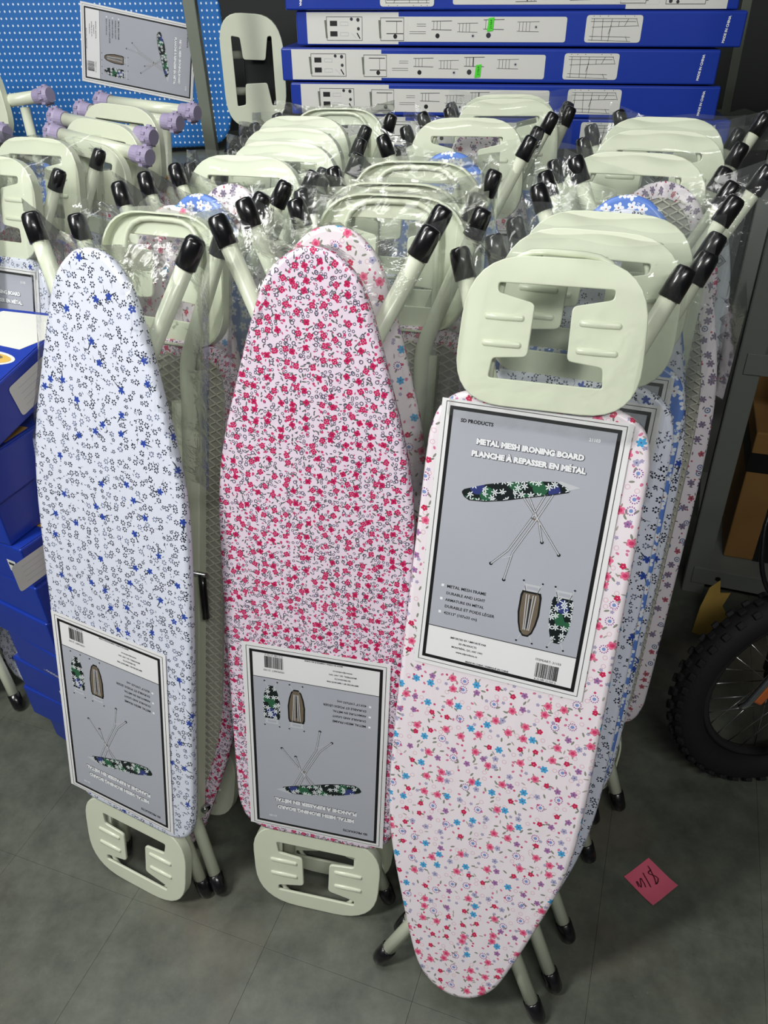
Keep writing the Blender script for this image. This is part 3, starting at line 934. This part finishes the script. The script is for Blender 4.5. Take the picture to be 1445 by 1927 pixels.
# ------------------------------------------------------------------ second board type: wide board with T bar feet and lilac end caps
T_BAR = tube_mesh('foot_bar', [(-.135, 0, 0), (.135, 0, 0)], .0165, 14); T_BAR.materials.append(M['mint'])
def lilac_mesh(s):
    bm = bmesh.new()
    def cyl(r0, r1, x0, x1, n=20):
        q = bmesh.ops.create_cone(bm, cap_ends=True, segments=n, radius1=r0, radius2=r1, depth=abs(x1 - x0))
        bmesh.ops.transform(bm, matrix=Matrix.Translation((s * (x0 + x1) / 2, 0, 0)) @ Matrix.Rotation(s * math.pi / 2, 4, 'Y'), verts=q['verts'])
    cyl(.0195, .0205, .118, .142); cyl(.0205, .0235, .142, .148); cyl(.0235, .0235, .148, .160); cyl(.0235, .018, .160, .168)
    for i in range(10):
        an = 2 * math.pi * i / 10
        box_bm(bm, .012, .006, .006, Matrix.Translation((s * .153, .0235 * math.cos(an), .0235 * math.sin(an))))
    me = bm_mesh(bm, 'end_cap'); me.materials.append(M['lilac']); return me
LILAC = {s: lilac_mesh(s) for s in (1, -1)}
WLEG = tube_mesh('leg', [(0, -.02, -.012), (0, -.9, -.012)], .013, 12); WLEG.materials.append(M['mint'])
def wide_board(label, kind, top, yaw, lean, twist=0.0, rest=True, rest_at=(.0, .02)):
    r_, u_ = frame(yaw, lean, twist)
    z_ = r_.cross(u_)
    mw = Matrix((r_, u_, z_)).transposed().to_4x4(); mw.translation = Vector(top)
    root = empty('ironing_board', mw, label, 'ironing board', 'boards with lilac foot caps')
    mesh_obj('foot_bar', T_BAR, root)
    for s in (1, -1): mesh_obj('end_cap', LILAC[s], root)
    for s in (1, -1):
        lg = mesh_obj('leg', WLEG, root); lg.location = (s * .055, 0, 0)
    cv = mesh_obj('cover', cover_mesh(kind), root)
    cv.matrix_local = Matrix.Translation((0, -.16, .03)) @ Matrix.Rotation(math.pi, 4, 'Z')
    if rest:
        rs = mesh_obj('iron_rest', REST, root)
        rs.matrix_local = Matrix.Translation((rest_at[0], -.20 + rest_at[1], .03)) @ Matrix.Rotation(math.pi, 4, 'Z')
    return root
LB = [('nearest lilac-capped foot bar board, left of the steel post', 'sprig', (-.655, 2.06, 1.243), -30, 10, -7),
      ('second lilac-capped foot bar board from the front', 'star', (-.665, 2.15, 1.268), -28, 10, -6),
      ('third lilac-capped foot bar board from the front', 'berry', (-.622, 2.25, 1.276), -26, 9, -4),
      ('rearmost lilac-capped foot bar board beside the steel post', 'bright', (-.592, 2.34, 1.286), -26, 9, -4),
      ('lilac-capped foot bar board at the left picture edge', 'grey', (-1.11, 2.35, 1.245), -24, 10, 0),
      ('lilac-capped foot bar board standing highest, left of the others', 'daisy', (-1.005, 2.44, 1.303), -24, 8, 6)]
for i, (lb, kd, tp, yw, ln, tw) in enumerate(LB):
    wide_board(lb, kd, tp, yw, ln, tw, rest=i in (0, 1, 2, 5), rest_at=((0, .0), (.03, .01), (0, .02), (0, 0), (0, 0), (-.10, .10))[i])

# ------------------------------------------------------------------ rear shelf, its post and the polka dot board lying on it
sh = empty('storage_shelf', Matrix.Translation((-.2, 2.8, 0)), 'grey steel shelf carrying blue cartons and the polka dot board', 'shelf')
def part(name, me, mat, parent, loc=(0, 0, 0), rot=(0, 0, 0)):
    o = mesh_obj(name, me, parent, mat); o.location = loc; o.rotation_euler = rot; return o
part('shelf_deck', box_mesh('shelf_deck', 3.0, .62, .03, .003), 'post', sh, (0.1, .05, 1.085))
bm = bmesh.new()
box_bm(bm, .034, .004, 2.3, Matrix.Translation((0, -.015, 1.15)), .001); box_bm(bm, .004, .034, 2.3, Matrix.Translation((.015, 0, 1.15)), .001)
POST = bm_mesh(bm, 'post')
for x, y in ((-.262, -.30), (1.5, .3), (-1.2, .3)): part('post', POST, 'post', sh, (x, y, 0))
# polka dot board, on its side
xx, yy = Vector((math.sin(R(1.8)), 0, math.cos(R(1.8)))), Vector((-math.cos(R(1.8)), 0, math.sin(R(1.8))))
zz = xx.cross(yy)
mw = Matrix((xx, yy, zz)).transposed().to_4x4(); mw.translation = (-.425, 2.74, 1.345)
pk = empty('ironing_board', mw, 'blue polka dot board lying on its side on the rear shelf', 'ironing board')
o = mesh_obj('cover', cover_mesh('polka'), pk); o.scale = (1.5, 1.25, 1)
o = mesh_obj('iron_rest', REST, pk); o.scale = (1.18, .92, 1); o.location = (-.02, .01, .004)
mesh_obj('wire_panel', box_mesh('wire_panel', .20, .10, .03, .01, (-.03, -.10, -.05)), pk, 'dark_metal')
for s in (1, -1):
    o = mesh_obj('leg', tube_mesh('leg', [(s * .05 - .03, -.16, -.06), (s * .05 - .03, .9, -.06)], .012, 10), pk, 'mint')
s_ = mesh_obj('label_sheet', SHEET.copy(), pk); s_.matrix_local = Matrix.Translation((.03, .262, .003)) @ Matrix.Rotation(math.pi - R(11), 4, 'Z') @ Matrix.Scale(.80, 4)
s_['label'] = 'grey printed label sheet'
mesh_obj('label_print', PRINT, s_)

# ------------------------------------------------------------------ stack of blue cartons (rear)
def carton(label, L_, D_, H_, mw, print_me=None, group='blue cartons stacked on the rear shelf', name='carton'):
    root = empty(name, mw, label, 'box', group)
    mesh_obj('box_body', box_mesh('box_body', L_, D_, H_, .004, (0, D_ / 2, H_ / 2)), root, 'blue_box')
    fp = box_mesh('lid_flap', L_ - .006, D_ - .006, .0025, .0008, (0, D_ / 2, H_ + .0005)); mesh_obj('lid_flap', fp, root, 'blue_box')
    if print_me:
        [mesh_obj(q.name.split('.')[0], q, root) for q in print_me]
    return root

def price_tag(L_, tag_at):
    F = Flat(); x0 = -L_ / 2; tx_, ty_ = tag_at
    F.poly([(x0 + tx_, ty_), (x0 + tx_ + .016, ty_ + .002), (x0 + tx_ + .018, ty_ + .033), (x0 + tx_ + .003, ty_ + .031)], 'green_tag', .0020)
    F.text('21064', x0 + tx_ + .013, ty_ + .006, .008, 'ink', .0022, width=.021, rot=math.pi / 2)
    return F.mesh('price_tag', Matrix.Translation((0, -.0003, 0)) @ Matrix.Rotation(math.pi / 2, 4, 'X'))
def carton_print(L_, H_):
    """assembly pictures printed on the long side; local x along, y up the side"""
    F = Flat(); z0, z1, z2 = .0004, .0007, .0010
    x0 = -L_ / 2
    def rr(xa, ya, xb, yb, r_, m_, z): F.poly(round_poly([(xa, ya), (xb, ya), (xb, yb), (xa, yb)], r_, 3), m_, z)
    def rf(xa, ya, xb, yb, m_, z, w=.0012): F.frame(xa, ya, xb, yb, w, m_, z)
    h = H_
    F.rect(x0 + .03, .004, x0 + .285, h - .002, 'white_card', z0)
    rr(x0 + .20, .010, x0 + .735, h - .012, .006, 'white_card', z1)
    rf(x0 + .085, .012, x0 + .185, h - .012, 'dark_ink', z1)
    rf(x0 + .235, .012, x0 + .30, h - .014, 'dark_ink', z2); F.rect(x0 + .24, .0135, x0 + .31, h - .016, 'white_card', z2)
    for xa in (x0 + .085, x0 + .235): F.line((xa, .018), (xa - .003, h - .02), .005, 'post', z2 + .0003)
    for yy_ in (.022, h * .58):
        F.rect(x0 + .095, yy_, x0 + .115, yy_ + .012, 'ink', z2)
        F.frame(x0 + .123, yy_ + .001, x0 + .146, yy_ + .010, .0008, 'silver_ink', z2)
    F.line((x0 + .155, .030), (x0 + .168, .018), .0012, 'silver_ink', z2); F.line((x0 + .170, .030), (x0 + .178, .017), .003, 'ink', z2)
    F.disc(x0 + .174, h * .50, .004, 'dark_ink', z2); F.disc(x0 + .173, h * .76, .0045, 'dark_ink', z2); F.disc(x0 + .155, h * .78, .004, 'dark_ink', z2)
    # assembly steps
    def ladder(x, w, n, y0, y1, thick=.0014):
        F.line((x, y1), (x + w, y1 + .001), thick, 'dark_ink', z2); F.line((x, y0), (x + w, y0 - .001), thick, 'dark_ink', z2)
        for i in range(n): F.line((x + .006 + i * .009, y0), (x + .006 + i * .009, y1), .0009, 'dark_ink', z2 + .0001)
    F.line((x0 + .25, h * .72), (x0 + .295, h * .72), .0018, 'ink', z2 + .0004); F.line((x0 + .252, h * .36), (x0 + .298, h * .36), .0018, 'ink', z2 + .0004); F.line((x0 + .28, h * .36), (x0 + .28, h * .72), .0009, 'dark_ink', z2 + .0004)
    F.disc(x0 + .276, h * .28, .0055, 'ink', z2 + .0005)
    for yy_ in (.36, .42, .58, .64): F.line((x0 + .315 + (.02 if yy_ > .5 else 0), h * yy_), (x0 + .36, h * yy_), .0009, 'dark_ink', z2)
    ladder(x0 + .375, .055, 3, h * .48, h * .72); F.disc(x0 + .392, h * .30, .0058, 'ink', z2)
    ladder(x0 + .445, .055, 4, h * .42, h * .66, .001); F.disc(x0 + .488, h * .30, .0052, 'silver_ink', z2); F.disc(x0 + .488, h * .30, .0025, 'ink', z2 + .0002)
    ladder(x0 + .515, .055, 3, h * .50, h * .76); F.line((x0 + .54, h * .50), (x0 + .54, h * .76), .0022, 'ink', z2 + .0003); F.disc(x0 + .53, h * .32, .0065, 'dark_ink', z2)
    ladder(x0 + .605, .058, 4, h * .44, h * .70, .001); F.disc(x0 + .655, h * .56, .0045, 'silver_ink', z2); F.disc(x0 + .655, h * .56, .0022, 'ink', z2 + .0002)
    first = F.mesh('front_print', Matrix.Translation((0, -.0003, 0)) @ Matrix.Rotation(math.pi / 2, 4, 'X'))
    # diagram panel
    F = Flat()
    xa = x0 + .785
    rr(xa, .010, xa + .145, h - .008, .008, 'white_card', z1)
    for p, q in (((.012, .80), (.130, .80)), ((.012, .72), (.128, .72)), ((.016, .56), (.134, .60)), ((.012, .30), (.118, .28)), ((.010, .20), (.120, .16)), ((.02, .18), (.02, .80)), ((.045, .18), (.042, .80)), ((.062, .16), (.066, .80)), ((.060, .36), (.066, .62)), ((.128, .80), (.136, .58)), ((.10, .60), (.108, .80)), ((.085, .58), (.085, .72)), ((.112, .16), (.106, .30))):
        F.line((xa + p[0], h * p[1]), (xa + q[0], h * q[1]), .0010, 'dark_ink', z2)
    for xq in (.018, .034, .055, .098, .122): F.line((xa + xq, h * .86), (xa + xq, h * .93 - .004), .0018, 'dark_ink', z2 + .0001)
    second = F.mesh('diagram_print', Matrix.Translation((0, -.0003, 0)) @ Matrix.Rotation(math.pi / 2, 4, 'X'))
    F = Flat()
    F.text('MADE IN CHINA', L_ / 2 - .045, .010, .0105, 'white_ink', z1, width=h * .76, bold=.0005, rot=math.pi / 2 - .08)
    return first, second, F.mesh('origin_lettering', Matrix.Translation((0, -.0003, 0)) @ Matrix.Rotation(math.pi / 2, 4, 'X'))

CH = .0800
FRONTP = carton_print(1.19, CH)
rows = [(1.155, .415, -9.5, (.50, .040)), (1.239, .370, -9.0, (.535, .030)), (1.325, .352, -9.0, (.545, .012)), (1.410, .402, -9.2, (.525, .034)), (1.494, .380, -8.0, (.50, .04))]
names = ['lowest blue carton showing above the iron rests', 'second blue carton from the bottom of the rear stack', 'third blue carton up, green price tag low on its picture panel', 'fourth blue carton up, green price tag high on its picture panel', 'topmost blue carton of the rear stack, turned end for end']
for i, (z, xc, yw, tg) in enumerate(rows):
    mwc = Matrix.Translation((xc, 2.43, z - .028)) @ Matrix.Rotation(R(yw), 4, 'Z') @ Matrix.Rotation(R(1.75), 4, 'Y') 
    pr = FRONTP
    if i == 4:
        rt = carton(names[i], 1.19, .34, CH, mwc)
        for q in pr:
            o = mesh_obj(q.name.split('.')[0], q, rt); o.matrix_local = Matrix.Translation((0, 0, CH)) @ Matrix.Rotation(math.pi, 4, 'Y')
    else:
        rt = carton(names[i], 1.19, .34, CH, mwc, pr)
        if i in (2, 3): mesh_obj('price_tag', price_tag(1.19, tg), rt)

# ------------------------------------------------------------------ stack of blue cartons at the left edge
def end_print(i):
    F = Flat(); z = .0005
    if i == 4:
        F.poly([(-.10, .05), (-.06, .05), (-.06, .068), (-.10, .068)], 'white_card', z)
    if i == 6:
        F.text('...ounting', .0, .02, .016, 'white_ink', z, width=.10)
    if i in (3, 7):
        F.rect(.075, .03, .115, .062, 'white_card', z); F.rect(.08, .048, .108, .055, 'dark_ink', z + .0003)
    if not F.mats: F.rect(.10, .02, .12, .05, 'blue_box', z)
    return F.mesh('end_print', Matrix.Translation((0, -.0003, 0)) @ Matrix.Rotation(math.pi / 2, 4, 'X'))
def side_print():
    F = Flat(); z = .0005
    F.poly(round_poly([(.28, .012), (.44, .012), (.44, .075), (.28, .075)], .008, 3), 'white_card', z)
    for i in range(4): F.line((.30, .025 + i * .012), (.41, .025 + i * .012), .0012, 'silver_ink', z + .0003)
    return F.mesh('side_print', Matrix.Rotation(math.pi / 2, 4, 'Z') @ Matrix.Rotation(math.pi / 2, 4, 'X'))
def top_print():
    F = Flat(); z = .0022
    F.poly([(-.13, .36), (.10, .31), (.13, .40), (.13, .56), (-.03, .56)], 'white_card', z)
    F.disc(.04, .235, .075, 'white_card', z, .05, 28); F.disc(.045, .235, .062, 'yellow_card', z + .0003, .036, 24); F.disc(.055, .245, .03, 'brown_ink', z + .0006, .016, 16); F.disc(.02, .225, .022, 'card', z + .0006, .012, 16)
    F.poly([(-.16, .03), (.075, .03), (.075, .075), (-.16, .075)], 'gold', z)
    F.text('...b warming', -.06, .042, .022, 'white_ink', z + .0003, width=.11, bold=.0005)
    F.poly([(-.16, -.04), (.03, -.04), (.03, .005), (-.16, .005)], 'gold', z)
    return F.mesh('top_print')
lab = ['top', 'second', 'third', 'fourth', 'fifth', 'sixth', 'seventh', 'eighth', 'ninth', 'lowest']
SH = .0945
TOPP = top_print(); SIDEP = side_print()
rnd = random.Random(11)
for i in range(10):
    z = (9 - i) * (SH + .0025)
    wide = i < 3
    w_, l_ = ((.300, .335) if i == 0 else (.270, .215)) if wide else (.200, .15)
    # front right corner and yaw of each carton; the top one is propped up at the back
    cx_, cy_ = (-.705 - .008 * i, 1.185 + .006 * i) if wide else (-.700 + .010 * rnd.uniform(-1, 1), 1.185 + .012 * rnd.uniform(-1, 1))
    yw = -21 - 1.5 * i if wide else -33 + rnd.uniform(-4, 4)
    mwc = Matrix.Translation((cx_, cy_, z)) @ Matrix.Rotation(R(yw), 4, 'Z') @ Matrix.Rotation(R(11 if i == 0 else 0), 4, 'X') @ Matrix.Translation((-w_ / 2, 0, 0))
    rt = carton(f'{lab[i]} blue carton from the top of the left edge stack' if 0 < i < 9 else 'lowest blue carton of the left edge stack, on the floor' if i else 'top blue carton with oval picture and gold bands, left edge stack', w_, l_, SH, mwc, None, 'blue cartons stacked at the left edge')
    if i in (3, 4, 6, 7):
        o = mesh_obj('end_print', end_print(i), rt); o.scale = (.6, 1, .9)
    if i in (0, 3):
        o = mesh_obj('side_print', SIDEP, rt); o.location = (w_ / 2 + .0006, -.16 if i == 0 else -.31, 0)
    if i == 0:
        o = mesh_obj('top_print', TOPP, rt); o.location = (.02, .065, SH); o.scale = (1, .46, 1)
    else:
        o = mesh_obj('gold_seal', box_mesh('gold_seal', .04, .06, .0004, 0), rt, 'gold'); o.location = (w_ / 2 - .03, .10, SH + .0020)

# ------------------------------------------------------------------ right hand shelf unit
su = empty('shelf_unit', Matrix.Translation((.915, 1.74, 0)) @ Matrix.Rotation(R(-22), 4, 'Z'), 'grey steel shelf unit beside the right row', 'shelf')
def upright():
    bm = bmesh.new()
    box_bm(bm, .055, .004, 2.0, Matrix.Translation((0, 0, 1.0)), .001); box_bm(bm, .004, .05, 2.0, Matrix.Translation((-.0275, .025, 1.0)), .001); box_bm(bm, .004, .02, 2.0, Matrix.Translation((.0275, .01, 1.0)), .001)
    return bm_mesh(bm, 'upright')
UP = upright()
for x, y in ((0, 0), (0, .55), (1.1, 0), (1.1, .55)): part('upright', UP, 'shelf_grey', su, (x, y, 0))
for z in (.09, .76, 1.5):
    d = part('shelf_board', box_mesh('shelf_board', 1.12, .56, .012, .002, (.55, .28, 0)), 'shelf_grey', su, (0, 0, z))
    part('shelf_lip', box_mesh('shelf_lip', 1.12, .006, .055, .001, (.55, -.004, -.02)), 'shelf_grey', d)
    for k in range(4): part('bolt_hole', tube_mesh('bolt_hole', [(.06 + k * .3, -.0065, -.02), (.06 + k * .3, -.0075, -.02)], .008, 10), 'ink', d)
unit = su.matrix_world
def on_unit(x, y, z, rz=0): return unit @ Matrix.Translation((x, y, z)) @ Matrix.Rotation(R(rz), 4, 'Z')
def brown_box(label, x, y, z, sx, sy, sz, rz):
    rt = empty('cardboard_box', on_unit(x, y, z, rz), label, 'box')
    mesh_obj('box_body', box_mesh('box_body', sx, sy, sz, .004, (0, 0, sz / 2)), rt, 'card')
    mesh_obj('tape_strip', box_mesh('tape_strip', .07, sy + .003, sz + .001, 0, (-sx * .18, 0, sz / 2 + .0006)), rt, 'black_tape')
    mesh_obj('tape_strip', box_mesh('tape_strip', sx + .003, sy + .002, .06, 0, (0, 0, sz * .78)), rt, 'black_tape')
    fl_ = mesh_obj('open_flap', box_mesh('open_flap', sx * .45, .004, sz * .32, 0, (sx * .2, -sy / 2 - .006, sz * .60)), rt, 'card')
    return rt
brown_box('brown cardboard box bound with black tape on the lower shelf', .24, .28, .0975, .36, .40, .42, 2)
brown_box('smaller brown cardboard box farther along the lower shelf', .66, .28, .0975, .38, .40, .36, -3)
for i, (x, y, z, rz, s) in enumerate(((.17, .06, .768, 8, 1.0), (.19, .07, .842, -6, .95), (.16, .10, .916, 12, 1.05), (.20, .08, .990, 0, .9))):
    pts = [(-.12 * s, 0, .03), (-.08 * s, 0, .034), (0, .004, .036), (.08 * s, 0, .034), (.12 * s, 0, .03)]
    rt = empty('bagged_roll', on_unit(x, y, z, rz), ('lowest', 'second lowest', 'third', 'topmost')[i] + ' grey cloth roll in clear bag on the upper shelf', 'cloth roll', 'grey rolls on the shelf')
    mesh_obj('roll_body', tube_mesh('roll_body', pts, [.022, .032, .035, .032, .022], 16), rt, 'grey_foil')
    mesh_obj('paper_band', tube_mesh('paper_band', [(-.02, .003, .036), (.02, .003, .036)], .0362, 16, False), rt, 'shelf_grey')

# torn yellow cardboard leaning by the post
bm = bmesh.new()
pts = [(-.05, 0), (.045, -.005), (.06, .10), (.03, .14), (.045, .20), (.01, .19), (0, .24), (-.03, .20), (-.045, .11)]
vs = [bm.verts.new((x, 0, z)) for x, z in pts]; f_ = bm.faces.new(vs)
ex = bmesh.ops.extrude_face_region(bm, geom=[f_]); bmesh.ops.translate(bm, vec=(0, .006, 0), verts=[g for g in ex['geom'] if isinstance(g, bmesh.types.BMVert)])
o = mesh_obj('cardboard_scrap', bm_mesh(bm, 'cardboard_scrap'), None, 'yellow_card')
o.matrix_world = Matrix.Translation((.885, 1.55, .001)) @ Matrix.Rotation(R(-30), 4, 'Z') @ Matrix.Rotation(R(-18), 4, 'X') @ Matrix.Scale(.72, 4)
tag(o, 'torn yellow cardboard scrap leaning at the foot of the shelf', 'cardboard')

# ------------------------------------------------------------------ bicycle front wheel with fork
bk = empty('bicycle', Matrix.Translation((.850, 1.125, .268)) @ Matrix.Rotation(R(8), 4, 'Z') @ Matrix.Rotation(R(-6), 4, 'X'), 'dark bicycle front wheel with knobbly tyre and fork beside the shelf', 'bicycle')
def torus(name, R0, r0, n=56, m_=14, sq=1.0):
    v = [((R0 + r0 * math.cos(2 * math.pi * j / m_)) * math.cos(2 * math.pi * i / n), r0 * sq * math.sin(2 * math.pi * j / m_), (R0 + r0 * math.cos(2 * math.pi * j / m_)) * math.sin(2 * math.pi * i / n)) for i in range(n) for j in range(m_)]
    f_ = [(i * m_ + j, i * m_ + (j + 1) % m_, ((i + 1) % n) * m_ + (j + 1) % m_, ((i + 1) % n) * m_ + j) for i in range(n) for j in range(m_)]
    return pyd(name, v, f_, True)
ty_ = mesh_obj('tyre', torus('tyre', .226, .033), bk, 'rubber_tyre')
kn = box_mesh('tread_knob', .016, .013, .009, .002); kn.materials.append(M['rubber_tyre'])
for i in range(44):
    an = 2 * math.pi * i / 44
    for j, (th, sh_) in enumerate(((0.0, 0), (.62, .5), (-.62, .5))):
        a2 = an + sh_ * 2 * math.pi / 44
        rr_ = .226 + .0365 * math.cos(th); 
        k = mesh_obj('tread_knob', kn, ty_)
        k.matrix_local = Matrix.Rotation(-a2, 4, 'Y') @ Matrix.Translation((rr_, .0365 * math.sin(th), 0)) @ Matrix.Rotation(th, 4, 'Z') @ Matrix.Rotation(math.pi / 2, 4, 'Y')
mesh_obj('rim', torus('rim', .187, .010, 56, 8, 1.3), bk, 'dark_metal')
mesh_obj('hub', tube_mesh('hub', [(0, -.045, 0), (0, -.03, 0), (0, .03, 0), (0, .045, 0)], [.024, .016, .016, .024], 14), bk, 'dark_metal')
for i in range(28):
    an = 2 * math.pi * i / 28; ah = an + (.5 if i % 2 else -.5); yy_ = .03 if i % 4 < 2 else -.03
    mesh_obj('spoke', tube_mesh('spoke', [(.02 * math.cos(ah), yy_, .02 * math.sin(ah)), (.184 * math.cos(an), 0, .184 * math.sin(an))], .0012, 6), bk, 'steel')
fk = mesh_obj('fork', tube_mesh('fork', smooth_path([(0, -.055, 0), (.015, -.060, .12), (.03, -.060, .30), (.055, -.02, .36), (.07, 0, .42)]), .019, 12), bk, 'dark_metal')
fl2 = mesh_obj('fork_leg', tube_mesh('fork_leg', [(-.050, -.078, -.105), (-.048, -.078, -.095), (.015, -.074, .03), (.02, -.074, .04)], [.016, .023, .023, .016], 14), bk, 'dark_metal')
for k in range(9):
    o = mesh_obj('leg_ridge', tube_mesh('leg_ridge', [(-.042 + .0062 * k, -.0777 + .0003 * k, -.083 + k * .0123), (-.0405 + .0062 * k, -.0777 + .0003 * k, -.080 + k * .0123)], .0245, 12), fl2, 'shelf_grey')
for k in range(9):
    o = mesh_obj('fork_ridge', tube_mesh('fork_ridge', [(.006 + .0016 * k, -.057, .03 + k * .013), (.0065 + .0016 * k, -.057, .036 + k * .013)], .0225, 12), fk, 'rubber_tyre')
mesh_obj('fork', tube_mesh('fork', smooth_path([(0, .055, 0), (.015, .060, .12), (.03, .060, .30), (.055, .02, .36), (.07, 0, .42)]), .017, 12), bk, 'dark_metal')
br = mesh_obj('brake_arm', tube_mesh('brake_arm', smooth_path([(-.155, -.07, .035), (-.145, -.075, .045), (-.085, -.072, .135), (-.07, -.06, .175), (-.05, -.05, .19)]), .0075, 10), bk, 'steel')
mesh_obj('reflector', box_mesh('reflector', .028, .022, .085, .006), br, 'orange').matrix_local = Matrix.Translation((-.098, -.065, .075)) @ Matrix.Rotation(R(35), 4, 'Y')
mesh_obj('brake_cable', tube_mesh('brake_cable', smooth_path([(-.05, -.04, .19), (-.12, 0, .30), (-.10, .05, .42), (.03, .06, .50), (.12, .02, .42)]), .005, 8), bk, 'rubber')

# ------------------------------------------------------------------ pink price note on the floor
mwn = Matrix.Translation((.517, .853, .0012)) @ Matrix.Rotation(R(-58), 4, 'Z')
nv = [((-.038 + .076 * i / 8), (-.038 + .076 * j / 8), .004 * max(0, (i - 5) / 3) ** 2 + .003 * max(0, (3 - j) / 3) ** 2) for j in range(9) for i in range(9)]
nf = [(j * 9 + i, j * 9 + i + 1, (j + 1) * 9 + i + 1, (j + 1) * 9 + i) for j in range(8) for i in range(8)]
no = mesh_obj('sticky_note', pyd('sticky_note', nv, nf, True), None, 'note'); no.matrix_world = mwn
tag(no, 'pink square price note lying on the dark floor', 'note')
F = Flat()
for st in ([(-.0253, .0206), (-.0191, .0194), (-.0158, .0187), (-.0155, .0108), (-.0124, .009), (-.0068, .0125), (-.0012, .0161), (.0045, .0171), (.009, .0127), (.0115, .0056), (.0099, .0024)],
           [(-.0191, .0194), (-.0102, .0157), (.0005, .0112), (.0117, .004)], [(-.0207, .0005), (-.0075, -.0041), (.0096, -.0101)],
           [(.0035, -.0189), (-.0018, -.0156), (-.0111, -.0129), (-.0148, -.0114), (-.0148, -.0146), (-.01, -.0185), (-.0043, -.0228), (-.0015, -.0267), (-.0075, -.0256), (-.0146, -.0234), (-.0149, -.0256), (-.0092, -.028), (-.0047, -.0295)]):
    F.path(st, .0017, 'marker', .0032)
mesh_obj('handwriting', F.mesh('handwriting'), no)
